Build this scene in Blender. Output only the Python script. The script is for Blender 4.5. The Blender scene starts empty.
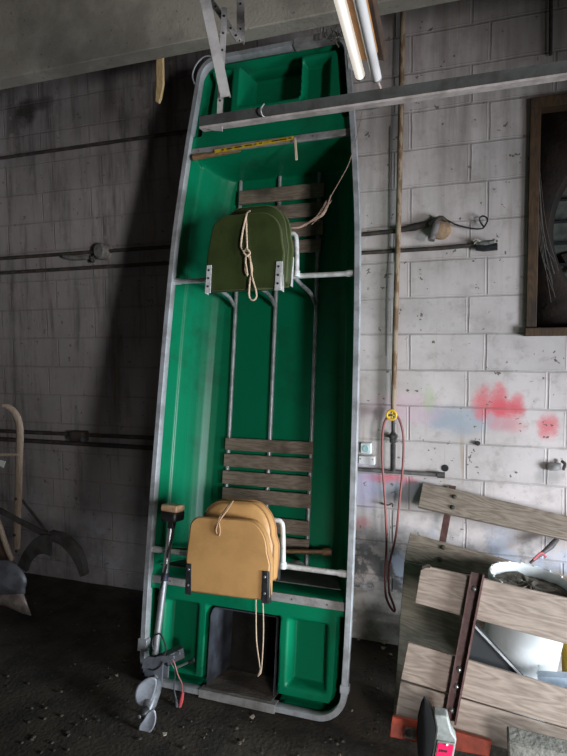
import bpy, bmesh, math, random
import numpy as np
from mathutils import Vector, Matrix

random.seed(7); rng = np.random.default_rng(7)
S = bpy.context.scene
COL = S.collection

# ------------------------------------------------------------------ camera
H = 1.72
FPX, YAW, PITCH, ROLL = 563.2, -0.3328, -0.0685, -0.0086
_cy, _sy, _cp, _sp, _cr, _sr = math.cos(YAW), math.sin(YAW), math.cos(PITCH), math.sin(PITCH), math.cos(ROLL), math.sin(ROLL)
_fw = Vector((_sy*_cp, _cy*_cp, _sp)); _rt0 = Vector((_cy, -_sy, 0)); _up0 = _rt0.cross(_fw)
_rt = _cr*_rt0 + _sr*_up0; _up = -_sr*_rt0 + _cr*_up0
CAM = Vector((0, 0, H))
cd = bpy.data.cameras.new('camera'); cam = bpy.data.objects.new('camera', cd); COL.objects.link(cam)
cd.sensor_fit = 'HORIZONTAL'; cd.sensor_width = 36; cd.lens = 36*FPX/567; cd.clip_start = 0.02
m3 = Matrix((_rt, _up, -_fw)).transposed()
cam.matrix_world = Matrix.Translation(CAM) @ m3.to_4x4()
S.camera = cam

# ------------------------------------------------------------------ world, lights, exposure
S.view_settings.view_transform = 'Standard'; S.view_settings.look = 'None'
S.view_settings.gamma = 1; S.view_settings.use_curve_mapping = False
S.view_settings.exposure = 0.0
w = bpy.data.worlds.new('world'); S.world = w; w.use_nodes = True
w.node_tree.nodes['Background'].inputs[0].default_value = (0.75, 0.87, 1.0, 1)
w.node_tree.nodes['Background'].inputs[1].default_value = 0.015

def area(name, loc, target, sx, sy, power, col):
    l = bpy.data.lights.new(name, 'AREA'); l.shape = 'RECTANGLE'; l.size = sx; l.size_y = sy
    l.energy = power; l.color = col
    o = bpy.data.objects.new(name, l); COL.objects.link(o); o.location = loc
    o.rotation_euler = (Vector(target)-Vector(loc)).to_track_quat('-Z', 'Y').to_euler()
    return o
door = area('daylight_open_doorway', (3.2, 1.25, 0.9), (-0.6, 2.7, -0.1), 0.9, 1.2, 113, (0.80, 0.90, 1.0))
door.data.spread = math.radians(100)
door2 = area('daylight_side_window', (2.9, -0.7, 1.5), (-2.6, 3.2, 2.55), 0.45, 0.9, 15, (0.95, 0.96, 1.0))
door2.data.spread = math.radians(48)
low_fill = area('fill_low_right', (1.3, -1.1, 1.3), (-0.45, 2.75, -0.1), 0.6, 0.6, 8, (0.97, 0.97, 1.0))  # unseen fill lamp, added to brighten the ledge, planks and near floor
low_fill.data.spread = math.radians(50)
area('fill_behind_camera', (-0.2, -2.4, 2.0), (-0.6, 3.0, 1.6), 1.4, 1.0, 2.0, (1.0, 0.88, 0.72))  # weak warm fill added behind the camera, for surfaces facing it

# ------------------------------------------------------------------ helpers: measuring
def ray(px, py):
    return _rt*(px-283.5) + _up*(378-py) + _fw*FPX
def at_y(px, py, y):
    d = ray(px, py); return CAM + d*(y/d.y)
def at_z(px, py, z=0.0):
    d = ray(px, py); return CAM + d*((z-H)/d.z)
def on_plane(px, py, p0, n):
    d = ray(px, py); return CAM + d*((p0-CAM).dot(n)/d.dot(n))

# ------------------------------------------------------------------ helpers: materials
MATS = {}
def M(name, base, rough=0.6, metal=0.0, c2=None, nscale=8.0, lo=0.4, hi=0.65, bump=0.0, bscale=60.0, stretch=(1, 1, 1), spec=0.5,
      c3=None, n3=20.0, lo3=0.6, hi3=0.7, coat=0.0):
    if name in MATS: return MATS[name]
    m = bpy.data.materials.new(name); m.use_nodes = True; nt = m.node_tree; N = nt.nodes; L = nt.links
    p = N['Principled BSDF']; p.inputs['Roughness'].default_value = rough; p.inputs['Metallic'].default_value = metal
    p.inputs['Base Color'].default_value = (*base, 1); p.inputs['Specular IOR Level'].default_value = spec
    if coat: p.inputs['Coat Weight'].default_value = coat; p.inputs['Coat Roughness'].default_value = 0.25
    tc = N.new('ShaderNodeTexCoord'); mp = N.new('ShaderNodeMapping'); mp.inputs['Scale'].default_value = stretch
    L.new(tc.outputs['Object'], mp.inputs[0])
    last = None
    def layer(prev, col, sc, a, b):
        n = N.new('ShaderNodeTexNoise'); n.inputs['Scale'].default_value = sc; n.inputs['Detail'].default_value = 6; n.inputs['Roughness'].default_value = 0.65
        L.new(mp.outputs[0], n.inputs['Vector'])
        r = N.new('ShaderNodeMapRange'); r.interpolation_type = 'SMOOTHSTEP'
        r.inputs[1].default_value = a; r.inputs[2].default_value = b
        L.new(n.outputs['Fac'], r.inputs[0])
        x = N.new('ShaderNodeMix'); x.data_type = 'RGBA'
        if prev is None: x.inputs['A'].default_value = (*base, 1)
        else: L.new(prev, x.inputs['A'])
        x.inputs['B'].default_value = (*col, 1); L.new(r.outputs[0], x.inputs['Factor'])
        return x.outputs['Result']
    if c2: last = layer(last, c2, nscale, lo, hi)
    if c3: last = layer(last, c3, n3, lo3, hi3)
    if last: L.new(last, p.inputs['Base Color'])
    if bump:
        n = N.new('ShaderNodeTexNoise'); n.inputs['Scale'].default_value = bscale; n.inputs['Detail'].default_value = 5
        L.new(mp.outputs[0], n.inputs['Vector'])
        b = N.new('ShaderNodeBump'); b.inputs['Strength'].default_value = bump; b.inputs['Distance'].default_value = 0.01
        L.new(n.outputs['Fac'], b.inputs['Height']); L.new(b.outputs[0], p.inputs['Normal'])
    MATS[name] = m; return m

def wood(name, a, b, axis=0, scale=1.0, rough=0.6, dist=5.0, dark=None):
    """grain running along the given object axis, rings bent by noise"""
    if name in MATS: return MATS[name]
    m = bpy.data.materials.new(name); m.use_nodes = True; nt = m.node_tree; N = nt.nodes; L = nt.links
    p = N['Principled BSDF']; p.inputs['Roughness'].default_value = rough
    tc = N.new('ShaderNodeTexCoord'); mp = N.new('ShaderNodeMapping')
    s = [7.0*scale]*3; s[axis] = 1.1*scale; mp.inputs['Scale'].default_value = s
    L.new(tc.outputs['Object'], mp.inputs[0])
    n0 = N.new('ShaderNodeTexNoise'); n0.inputs['Scale'].default_value = 1.3; n0.inputs['Detail'].default_value = 2; L.new(mp.outputs[0], n0.inputs['Vector'])
    mul = N.new('ShaderNodeMath'); mul.operation = 'MULTIPLY'; mul.inputs[1].default_value = dist*2.4; L.new(n0.outputs['Fac'], mul.inputs[0])
    fr = N.new('ShaderNodeMath'); fr.operation = 'PINGPONG'; fr.inputs[1].default_value = 0.5; L.new(mul.outputs[0], fr.inputs[0])
    n1 = N.new('ShaderNodeTexNoise'); n1.inputs['Scale'].default_value = 16; n1.inputs['Detail'].default_value = 8; L.new(mp.outputs[0], n1.inputs['Vector'])
    ad = N.new('ShaderNodeMath'); ad.operation = 'MULTIPLY_ADD'; ad.inputs[1].default_value = 1.1; L.new(n1.outputs['Fac'], ad.inputs[0]); L.new(fr.outputs[0], ad.inputs[2])
    r = N.new('ShaderNodeMapRange'); r.inputs[1].default_value = 0.45; r.inputs[2].default_value = 1.15; L.new(ad.outputs[0], r.inputs[0])
    x = N.new('ShaderNodeMix'); x.data_type = 'RGBA'; x.inputs['A'].default_value = (*b, 1); x.inputs['B'].default_value = (*a, 1); L.new(r.outputs[0], x.inputs['Factor'])
    out = x.outputs['Result']
    if dark:
        n2 = N.new('ShaderNodeTexNoise'); n2.inputs['Scale'].default_value = 5; n2.inputs['Detail'].default_value = 6; L.new(tc.outputs['Object'], n2.inputs['Vector'])
        r2 = N.new('ShaderNodeMapRange'); r2.inputs[1].default_value = 0.5; r2.inputs[2].default_value = 0.68; L.new(n2.outputs['Fac'], r2.inputs[0])
        y = N.new('ShaderNodeMix'); y.data_type = 'RGBA'; L.new(out, y.inputs['A']); y.inputs['B'].default_value = (*dark, 1); L.new(r2.outputs[0], y.inputs['Factor'])
        out = y.outputs['Result']
    L.new(out, p.inputs['Base Color'])
    bp = N.new('ShaderNodeBump'); bp.inputs['Strength'].default_value = 0.15; bp.inputs['Distance'].default_value = 0.004; L.new(ad.outputs[0], bp.inputs['Height']); L.new(bp.outputs[0], p.inputs['Normal'])
    MATS[name] = m; return m

def lamp_mat(name, col, strength):
    m = bpy.data.materials.new(name); m.use_nodes = True; p = m.node_tree.nodes['Principled BSDF']
    p.inputs['Base Color'].default_value = (0.8, 0.8, 0.78, 1); p.inputs['Roughness'].default_value = 0.3
    p.inputs['Emission Color'].default_value = (*col, 1); p.inputs['Emission Strength'].default_value = strength
    return m

# ------------------------------------------------------------------ helpers: objects
WM = {}                                     # world matrix of each parent Empty
def tag(o, label=None, cat=None, group=None, kind=None):
    if label: o['label'] = label
    if cat: o['category'] = cat
    if group: o['group'] = group
    if kind: o['kind'] = kind
    return o
def thing(name, label, cat, loc=(0, 0, 0), rot=None, group=None):
    o = bpy.data.objects.new(name, None); COL.objects.link(o); o.empty_display_size = 0.1
    mw = Matrix.Translation(Vector(loc)) @ (rot.to_4x4() if rot is not None else Matrix.Identity(4))
    o.matrix_world = mw; WM[o.name] = mw.copy()
    return tag(o, label, cat, group)

def catmull(pts, n=6):
    P = [Vector(p) for p in pts]
    if len(P) < 3: return P
    out = []
    for i in range(len(P)-1):
        p0 = P[i-1] if i else P[0]*2-P[1]; p1 = P[i]; p2 = P[i+1]; p3 = P[i+2] if i+2 < len(P) else P[-1]*2-P[-2]
        for k in range(n):
            t = k/n
            out.append(0.5*((2*p1)+(p2-p0)*t+(2*p0-5*p1+4*p2-p3)*t*t+(3*p1-p0-3*p2+p3)*t**3))
    out.append(P[-1]); return out

class MB:
    def __init__(s): s.bm = bmesh.new()
    def faces(s, V, F):
        vs = [s.bm.verts.new(v) for v in V]
        for f in F:
            try: s.bm.faces.new([vs[i] for i in f])
            except ValueError: pass
        return s
    def box(s, c, size, rot=None):
        c = Vector(c); h = Vector(size)/2; R = rot if rot is not None else Matrix.Identity(3)
        V = [c + R @ Vector((x*h.x, y*h.y, z*h.z)) for x in (-1, 1) for y in (-1, 1) for z in (-1, 1)]
        return s.faces(V, [(0,1,3,2),(4,6,7,5),(0,4,5,1),(2,3,7,6),(0,2,6,4),(1,5,7,3)])
    def prism(s, poly, off):
        off = Vector(off); n = len(poly); V = [Vector(p) for p in poly]; V += [p+off for p in V]
        return s.faces(V, [tuple(range(n)), tuple(range(2*n-1, n-1, -1))] + [(i, i+n, (i+1) % n+n, (i+1) % n) for i in range(n)])
    def bar(s, a, b, wdt, thk, side=(0, 0, 1)):
        """rectangular bar from a to b; width along 'side'"""
        a = Vector(a); b = Vector(b); d = (b-a).normalized(); sd = Vector(side); sd = (sd-d*sd.dot(d)).normalized(); t = d.cross(sd)
        q = [a+sd*wdt/2+t*thk/2, a-sd*wdt/2+t*thk/2, a-sd*wdt/2-t*thk/2, a+sd*wdt/2-t*thk/2]
        return s.prism(q, b-a)
    def tube(s, pts, r, seg=10, closed=False, smooth=0):
        P = catmull(pts, smooth) if smooth else [Vector(p) for p in pts]
        n = len(P); rr = r if isinstance(r, (list, tuple)) else None
        T = []
        for i in range(n):
            a = P[i-1] if (i or closed) else P[0]; b = P[(i+1) % n] if (i < n-1 or closed) else P[-1]
            T.append((b-a).normalized() if (b-a).length > 1e-9 else Vector((0, 0, 1)))
        u = T[0].orthogonal().normalized(); rings = []
        for i in range(n):
            u = (u-T[i]*u.dot(T[i])).normalized(); v = T[i].cross(u)
            if rr: k = i/(n-1)*(len(rr)-1); j = min(int(k), len(rr)-2); ri = rr[j]+(rr[j+1]-rr[j])*(k-j)
            else: ri = r
            rings.append([s.bm.verts.new(P[i]+u*ri*math.cos(2*math.pi*k/seg)+v*ri*math.sin(2*math.pi*k/seg)) for k in range(seg)])
        for i in range(n if closed else n-1):
            A, B = rings[i], rings[(i+1) % n]
            for k in range(seg): s.bm.faces.new((A[k], A[(k+1) % seg], B[(k+1) % seg], B[k]))
        if not closed:
            s.bm.faces.new(rings[0][::-1]); s.bm.faces.new(rings[-1])
        return s
    def lathe(s, c, prof, axis=(0, 0, 1), seg=24, cap0=True, cap1=True, u0=None):
        c = Vector(c); ax = Vector(axis).normalized(); u = Vector(u0) if u0 else ax.orthogonal().normalized(); v = ax.cross(u); R = []
        for r, z in prof:
            R.append([s.bm.verts.new(c+ax*z+(u*math.cos(2*math.pi*k/seg)+v*math.sin(2*math.pi*k/seg))*r) for k in range(seg)])
        for A, B in zip(R, R[1:]):
            for k in range(seg): s.bm.faces.new((A[k], A[(k+1) % seg], B[(k+1) % seg], B[k]))
        if cap0: s.bm.faces.new(R[0][::-1])
        if cap1: s.bm.faces.new(R[-1])
        return s
    def loft(s, rings, cap=True):
        R = [[s.bm.verts.new(p) for p in r] for r in rings]; n = len(R[0])
        for A, B in zip(R, R[1:]):
            for k in range(n): s.bm.faces.new((A[k], A[(k+1) % n], B[(k+1) % n], B[k]))
        if cap: s.bm.faces.new(R[0][::-1]); s.bm.faces.new(R[-1])
        return s
    def sphere(s, c, r, sub=2, sc=(1, 1, 1)):
        g = bmesh.ops.create_icosphere(s.bm, subdivisions=sub, radius=1)
        for v in g['verts']: v.co = Vector(c)+Vector((v.co.x*r*sc[0], v.co.y*r*sc[1], v.co.z*r*sc[2]))
        return s
    def build(s, name, mat, parent=None, frame=None, bevel=0, smooth=True, solid=0, soff=-1, angle=0.7):
        if frame is not None: s.bm.transform(frame)
        bmesh.ops.recalc_face_normals(s.bm, faces=s.bm.faces)
        if parent is not None: s.bm.transform(WM[parent.name].inverted())
        me = bpy.data.meshes.new(name); s.bm.to_mesh(me); s.bm.free(); me.materials.append(mat)
        o = bpy.data.objects.new(name, me); COL.objects.link(o)
        if parent is not None: o.parent = parent; WM[o.name] = WM[parent.name].copy()
        else: WM[o.name] = Matrix.Identity(4)
        if solid:
            d = o.modifiers.new('solid', 'SOLIDIFY'); d.thickness = solid; d.offset = soff
        if bevel:
            d = o.modifiers.new('bevel', 'BEVEL'); d.width = bevel; d.segments = 2; d.limit_method = 'ANGLE'; d.angle_limit = 0.6
        if smooth:
            me.polygons.foreach_set('use_smooth', [True]*len(me.polygons))
            if hasattr(me, 'set_sharp_from_angle'): me.set_sharp_from_angle(angle=angle)
        return o
def sub(o, parent):                       # a sub-part: same frame as its part
    return o

# ------------------------------------------------------------------ colours
ALU = M('weathered_aluminium', (0.40, 0.41, 0.42), 0.45, 0.25, c2=(0.25, 0.25, 0.245), nscale=9, bump=0.1, bscale=40)
ALUD = M('dusty_aluminium', (0.31, 0.295, 0.28), 0.6, 0.2, c2=(0.19, 0.175, 0.16), nscale=12, bump=0.1)
WHITE_TUBE = M('white_painted_tube', (0.66, 0.66, 0.64), 0.45, 0.1, c2=(0.45, 0.43, 0.4), nscale=20)
GALV = M('dull_grey_tube', (0.40, 0.41, 0.42), 0.45, 0.4, c2=(0.25, 0.25, 0.25), nscale=16)
BLACK = M('black_plastic', (0.012, 0.012, 0.013), 0.45, c2=(0.03, 0.03, 0.03), nscale=30)
DGREY = M('dark_grey_plastic', (0.05, 0.053, 0.06), 0.4, c2=(0.09, 0.09, 0.095), nscale=30)
RUST = M('rusty_steel', (0.10, 0.055, 0.03), 0.85, 0.1, c2=(0.05, 0.035, 0.028), nscale=14, bump=0.3)
DARKPIPE = M('sooty_iron_pipe', (0.028, 0.024, 0.022), 0.75, 0.1, c2=(0.07, 0.05, 0.035), nscale=18, bump=0.3)
ROPE = M('cream_rope', (0.62, 0.47, 0.33), 0.9, c2=(0.5, 0.36, 0.24), nscale=60, bump=0.5, bscale=300)
BOLT = M('zinc_bolt', (0.55, 0.55, 0.55), 0.35, 0.8)
STEEL = M('dull_grey_steel', (0.075, 0.08, 0.075), 0.6, 0.2, c2=(0.05, 0.05, 0.045), nscale=14, bump=0.15)
BROWNSTEEL = M('brown_painted_steel', (0.085, 0.035, 0.03), 0.5, 0.1, c2=(0.13, 0.07, 0.06), nscale=25)

# ------------------------------------------------------------------ structure: block wall
WY = 3.2486
def wall_material():
    m = bpy.data.materials.new('painted_block_wall'); m.use_nodes = True; nt = m.node_tree; N = nt.nodes; L = nt.links
    p = N['Principled BSDF']; p.inputs['Roughness'].default_value = 0.85; p.inputs['Specular IOR Level'].default_value = 0.25
    g = N.new('ShaderNodeNewGeometry'); sep = N.new('ShaderNodeSeparateXYZ'); L.new(g.outputs['Position'], sep.inputs[0])
    def mth(op, a, b=None, c=None):
        n = N.new('ShaderNodeMath'); n.operation = op
        for i, v in enumerate((a, b, c)):
            if v is None: continue
            if isinstance(v, (int, float)): n.inputs[i].default_value = v
            else: L.new(v, n.inputs[i])
        return n.outputs[0]
    def rng_(v, a, b, x=0.0, y=1.0, kind='SMOOTHSTEP'):
        n = N.new('ShaderNodeMapRange'); n.interpolation_type = kind; L.new(v, n.inputs[0])
        n.inputs[1].default_value = a; n.inputs[2].default_value = b; n.inputs[3].default_value = x; n.inputs[4].default_value = y; return n.outputs[0]
    def noise(sc, st=(1, 1, 1), det=6, off=(0, 0, 0), rough=0.6):
        mp = N.new('ShaderNodeMapping'); mp.inputs['Scale'].default_value = st; mp.inputs['Location'].default_value = off; L.new(g.outputs['Position'], mp.inputs[0])
        n = N.new('ShaderNodeTexNoise'); n.inputs['Scale'].default_value = sc; n.inputs['Detail'].default_value = det; n.inputs['Roughness'].default_value = rough; L.new(mp.outputs[0], n.inputs['Vector']); return n.outputs['Fac']
    def mix(f, a, b):
        n = N.new('ShaderNodeMix'); n.data_type = 'RGBA'
        if isinstance(f, (int, float)): n.inputs['Factor'].default_value = f
        else: L.new(f, n.inputs['Factor'])
        for k, v in (('A', a), ('B', b)):
            if isinstance(v, tuple): n.inputs[k].default_value = (*v, 1)
            else: L.new(v, n.inputs[k])
        return n.outputs['Result']
    X, Z = sep.outputs['X'], sep.outputs['Z']
    wob = mth('MULTIPLY', mth('SUBTRACT', noise(7), 0.5), 0.012)
    xz = mth('ADD', X, wob); zz = mth('ADD', Z, wob)
    a = mth('DIVIDE', mth('SUBTRACT', 2.4592+H, zz), 0.203)
    r = mth('FLOOR', a); fv = mth('FRACT', a)
    par = mth('MODULO', mth('ADD', r, 100), 2)
    u = mth('DIVIDE', mth('ADD', mth('SUBTRACT', xz, 0.0371-40.6), mth('MULTIPLY', par, 0.0925)), 0.406)
    fu = mth('FRACT', u)
    dv = mth('MULTIPLY', mth('MINIMUM', fv, mth('SUBTRACT', 1.0, fv)), 0.203)
    du = mth('MULTIPLY', mth('MINIMUM', fu, mth('SUBTRACT', 1.0, fu)), 0.406)
    dj = mth('MINIMUM', dv, du)
    joint = rng_(dj, 0.0025, 0.0075, 1, 0)
    # paint, then dirt
    blk = N.new('ShaderNodeTexWhiteNoise'); cmb = N.new('ShaderNodeCombineXYZ'); L.new(mth('FLOOR', u), cmb.inputs[0]); L.new(r, cmb.inputs[1]); L.new(cmb.outputs[0], blk.inputs['Vector'])
    c = mix(rng_(noise(2.2), 0.35, 0.7), (0.63, 0.545, 0.52), (0.45, 0.385, 0.36))
    c = mix(mth('MULTIPLY', blk.outputs['Value'], 0.25), c, (0.38, 0.36, 0.35))
    # soot washed down in streaks, thick under the ceiling; left half also greyer and darker
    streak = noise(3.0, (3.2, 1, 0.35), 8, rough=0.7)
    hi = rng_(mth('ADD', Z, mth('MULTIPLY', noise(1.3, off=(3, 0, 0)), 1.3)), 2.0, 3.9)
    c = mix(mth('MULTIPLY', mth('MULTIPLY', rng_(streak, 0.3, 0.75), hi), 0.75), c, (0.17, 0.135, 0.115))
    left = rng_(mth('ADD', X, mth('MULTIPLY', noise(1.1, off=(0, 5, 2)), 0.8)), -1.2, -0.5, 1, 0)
    c = mix(mth('MULTIPLY', left, 0.62), c, (0.13, 0.125, 0.125))  # whole left half mixed towards a darker grey
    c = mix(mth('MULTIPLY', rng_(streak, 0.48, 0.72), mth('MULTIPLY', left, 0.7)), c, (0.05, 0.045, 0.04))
    c = mix(mth('MULTIPLY', rng_(noise(5.5, off=(3, 3, 8), det=8, rough=0.7), 0.5, 0.72), 0.55), c, (0.30, 0.25, 0.225))
    c = mix(mth('MULTIPLY', rng_(noise(17, off=(1, 9, 8), det=6), 0.56, 0.70), 0.45), c, (0.34, 0.29, 0.265))
    # rusty drips
    c = mix(mth('MULTIPLY', rng_(noise(5, (4, 1, 0.22), 4, off=(9, 0, 0)), 0.60, 0.76), 0.55), c, (0.30, 0.20, 0.11))
    # spray paint
    def blob(cx, cz, rx, rz, col, st, fac=1.0):
        q = mth('ADD', mth('POWER', mth('DIVIDE', mth('SUBTRACT', X, cx), rx), 2), mth('POWER', mth('DIVIDE', mth('SUBTRACT', Z, cz), rz), 2))
        q = mth('ADD', q, mth('MULTIPLY', mth('SUBTRACT', noise(11, off=(cx*7, 0, cz), det=8, rough=0.75), 0.5), 3.0))
        f = mth('MULTIPLY', rng_(q, -0.1, 1.5, 1, 0), fac)
        return mix(f, st, col)
    RED = (0.66, 0.10, 0.12)
    for b in ((-0.13, 1.265, 0.20, 0.085, (0.30, 0.33, 0.38), 0.85), (0.05, 1.265, 0.15, 0.06, (0.36, 0.38, 0.42), 0.6),
              (0.025, 1.36, 0.06, 0.10, RED, 0.75), (0.115, 1.385, 0.05, 0.09, RED, 0.8), (0.14, 1.335, 0.10, 0.05, RED, 0.85), (0.205, 1.36, 0.04, 0.07, RED, 0.75), (0.15, 1.25, 0.10, 0.05, RED, 0.4),
              (0.355, 1.25, 0.055, 0.075, RED, 0.75), (-0.42, 1.31, 0.22, 0.10, (0.62, 0.40, 0.47), 0.5), (-0.255, 1.38, 0.035, 0.08, (0.36, 0.44, 0.22), 0.55),
              (-0.47, 0.905, 0.16, 0.032, (0.62, 0.08, 0.12), 0.8), (-0.40, 0.845, 0.22, 0.07, (0.25, 0.28, 0.34), 0.7), (-0.62, 0.85, 0.09, 0.16, (0.46, 0.42, 0.62), 0.65), (-0.64, 0.63, 0.06, 0.04, RED, 0.5)):
        c = blob(b[0], b[1], b[2], b[3], b[4], c, b[5])
    c = blob(-3.02, 3.31, .10, .10, (0.03, 0.026, 0.022), c, 0.9); c = blob(-2.90, 3.36, .14, .05, (0.04, 0.034, 0.03), c, 0.7)
    c = blob(.37, .99, .07, .06, (0.33, 0.30, 0.285), c, 0.8)
    # damp, peeled foot of the wall
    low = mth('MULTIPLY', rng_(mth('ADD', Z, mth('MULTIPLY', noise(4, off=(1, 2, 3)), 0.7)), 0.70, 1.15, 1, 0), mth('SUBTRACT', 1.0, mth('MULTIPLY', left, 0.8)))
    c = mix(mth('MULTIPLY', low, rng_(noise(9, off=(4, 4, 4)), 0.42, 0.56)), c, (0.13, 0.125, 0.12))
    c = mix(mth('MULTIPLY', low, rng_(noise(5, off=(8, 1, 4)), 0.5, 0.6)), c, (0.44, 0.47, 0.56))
    # chips and pits
    c = mix(rng_(noise(22, det=3, off=(2, 7, 1)), 0.665, 0.70), c, (0.15, 0.12, 0.10))
    c = mix(mth('MULTIPLY', joint, rng_(noise(5, off=(6, 1, 1)), 0.3, 0.7, 0.10, 0.55)), c, (0.17, 0.145, 0.13))
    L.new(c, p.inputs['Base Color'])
    hgt = mth('ADD', mth('MULTIPLY', joint, -1.0), mth('ADD', mth('MULTIPLY', noise(60), 0.25), mth('MULTIPLY', noise(10), 0.35)))
    lip = rng_(mth('ABSOLUTE', mth('SUBTRACT', dj, 0.009)), 0.0, 0.004, 0.5, 0)
    hgt = mth('ADD', hgt, lip)
    b = N.new('ShaderNodeBump'); b.inputs['Strength'].default_value = 0.45; b.inputs['Distance'].default_value = 0.006; L.new(hgt, b.inputs['Height']); L.new(b.outputs[0], p.inputs['Normal'])
    return m
BLOCK = wall_material()
FX0, FX1, FZ0, FZ1 = 0.240, 1.44, 1.74, 2.925         # fan opening
def struct(mb, name, mat, **k): return tag(mb.build(name, mat, **k), kind='structure')
wb = MB(); T = 0.2
def slab(x0, x1, z0, z1): wb.box(((x0+x1)/2, WY+T/2, (z0+z1)/2), (x1-x0, T, z1-z0))
slab(-4.4, FX0, -0.3, 4.0); slab(FX1, 2.4, -0.3, 4.0); slab(FX0, FX1, -0.3, FZ0); slab(FX0, FX1, FZ1, 4.0)
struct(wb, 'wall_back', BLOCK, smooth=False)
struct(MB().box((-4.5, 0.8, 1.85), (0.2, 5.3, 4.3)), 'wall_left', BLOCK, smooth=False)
CONC = M('grey_concrete', (0.17, 0.16, 0.14), 0.9, c2=(0.11, 0.105, 0.09), nscale=3, c3=(0.06, 0.055, 0.05), n3=28, lo3=0.62, hi3=0.72, bump=0.35, bscale=50)
struct(MB().box((-1.0, 0.9, 3.98), (7.0, 5.1, 0.16)), 'ceiling', CONC, smooth=False)
bmk = MB(); bmk.box((-1.0, 2.655, 3.56), (7.0, 0.11, 0.712))
struct(bmk, 'trim_1', M('concrete_beam', (0.34, 0.305, 0.25), 0.9, c2=(0.24, 0.215, 0.175), nscale=4, c3=(0.08, 0.075, 0.065), n3=40, lo3=0.6, hi3=0.7, bump=0.3, bscale=70), bevel=0.006)
# dirt floor, gently uneven
fm = MB(); NX, NY = 110, 80; X0, X1, Y0, Y1 = -4.4, 2.4, -1.4, WY+0.02
nz = rng.normal(0, 1, (NX, NY))
for _ in range(3): nz = (nz+np.roll(nz, 1, 0)+np.roll(nz, -1, 0)+np.roll(nz, 1, 1)+np.roll(nz, -1, 1))/5
V = [(X0+(X1-X0)*i/(NX-1), Y0+(Y1-Y0)*j/(NY-1), -0.004+0.010*float(min(max(nz[i, j], -0.5), 0.4))) for i in range(NX) for j in range(NY)]
fm.faces(V, [(i*NY+j, (i+1)*NY+j, (i+1)*NY+j+1, i*NY+j+1) for i in range(NX-1) for j in range(NY-1)])
DIRT = M('packed_dirt', (0.040, 0.030, 0.018), 0.95, c2=(0.014, 0.010, 0.0065), nscale=5, c3=(0.10, 0.088, 0.07), n3=45, lo3=0.62, hi3=0.7, bump=0.5, bscale=55)
struct(fm, 'floor', DIRT)
# footing ledge along the foot of the wall
lg = MB(); prof = [(WY+0.01, 0.0), (WY+0.01, 0.235), (3.20, 0.225), (3.185, 0.12), (3.115, 0.105), (3.095, 0.0), (3.095, -0.05), (WY+0.01, -0.05)]
lg.prism([(-0.95, y, z) for y, z in prof], (3.3, 0, 0))
struct(lg, 'baseboard_back', M('crumbling_footing', (0.66, 0.60, 0.56), 0.9, c2=(0.38, 0.33, 0.30), nscale=6, lo=0.4, hi=0.6, bump=0.6, bscale=30), bevel=0.012)

# ------------------------------------------------------------------ the boat
TH = math.atan2(3.23, 0.57)
BO = Vector((-1.08, 2.33, H-1.7))
BR = Matrix.Rotation(TH, 3, 'X')
BF = Matrix.Translation(BO) @ BR.to_4x4()         # boat frame: x across, y along (stern 0 to bow 3.3), z out of the hull
def bp(px, py, z=0.0):
    n = BR @ Vector((0, 0, 1)); p = on_plane(px, py, BO+n*z, n); q = BF.inverted() @ p; return Vector((q.x, q.y, z))
boat = thing('jon_boat', 'green plastic fishing boat standing on its end against the block wall', 'boat', BO, BR)
CX = 0.02
HWT = [(-.1, .53), (0, .53), (.4, .54), (.9, .541), (1.4, .536), (1.8, .530), (2.28, .517), (2.5, .50), (2.8, .474), (3.0, .452), (3.2, .43), (3.4, .41)]
hwv, hww = [a for a, _ in HWT], [b for _, b in HWT]
def hw(v): 
    k = np.array([-.06, -.03, 0, .03, .06]); return float(np.mean(np.interp(v+k*2, hwv, hww)))
V0, V1 = -0.012, 3.305
def outline(inset=0.0, n=70, rb=0.14, rt=0.12):
    """closed rounded outline of the gunwale, clockwise from the stern's left corner"""
    pts = []; a0, a1 = V0+inset, V1-inset; rb = rb-inset; rt = rt-inset
    h = lambda v: hw(v)-inset
    for k in range(n): v = a0+rb+(a1-rt-a0-rb)*k/(n-1); pts.append((CX-h(v), v))
    for k in range(1, 12): t = math.pi/2*k/12; pts.append((CX-h(a1-rt)+rt*(1-math.cos(t))+0.008*k/12, a1-rt+rt*math.sin(t)))
    xl = CX-h(a1-rt)+rt
    for k in range(0, 21): pts.append((xl+(2*CX-2*xl)*k/20, a1))
    for k in range(1, 12): t = math.pi/2*(1-k/12); pts.append((CX+h(a1-rt)-rt*(1-math.cos(t)), a1-rt+rt*math.sin(t)))
    for k in range(n): v = a1-rt+(a0+rb-a1+rt)*k/(n-1); pts.append((CX+h(v), v))
    for k in range(1, 12): t = math.pi/2*k/12; pts.append((CX+h(a0+rb)-rb*(1-math.cos(t)), a0+rb-rb*math.sin(t)))
    xr = CX+h(a0+rb)-rb
    for k in range(0, 21): pts.append((xr+(2*CX-2*xr)*k/20, a0))
    for k in range(1, 12): t = math.pi/2*(1-k/12); pts.append((CX-h(a0+rb)+rb*(1-math.cos(t)), a0+rb-rb*math.sin(t)))
    return pts
RW = 0.03
def smooth(a, b, x):
    t = np.clip((x-a)/(b-a), 0, 1); return t*t*(3-2*t)
PT = [0, .003, .018, .024, .028, .045, .065, .09, .12, .16, 2]; PZ = [0, -.03, -.130, -.133, -.145, -.22, -.275, -.315, -.345, -.36, -.36]
WELLS = [(-.400, -.222, .075, .395, .07, .014), (.262, .440, .105, .395, .07, .014), (-.165, .205, -.10, .395, .27, .014),
         (-.365, -.215, 2.99, 3.215, .06, .014), (.195, .335, 2.99, 3.205, .06, .014), (-.150, .172, 3.02, 3.245, .16, .02)]
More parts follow.
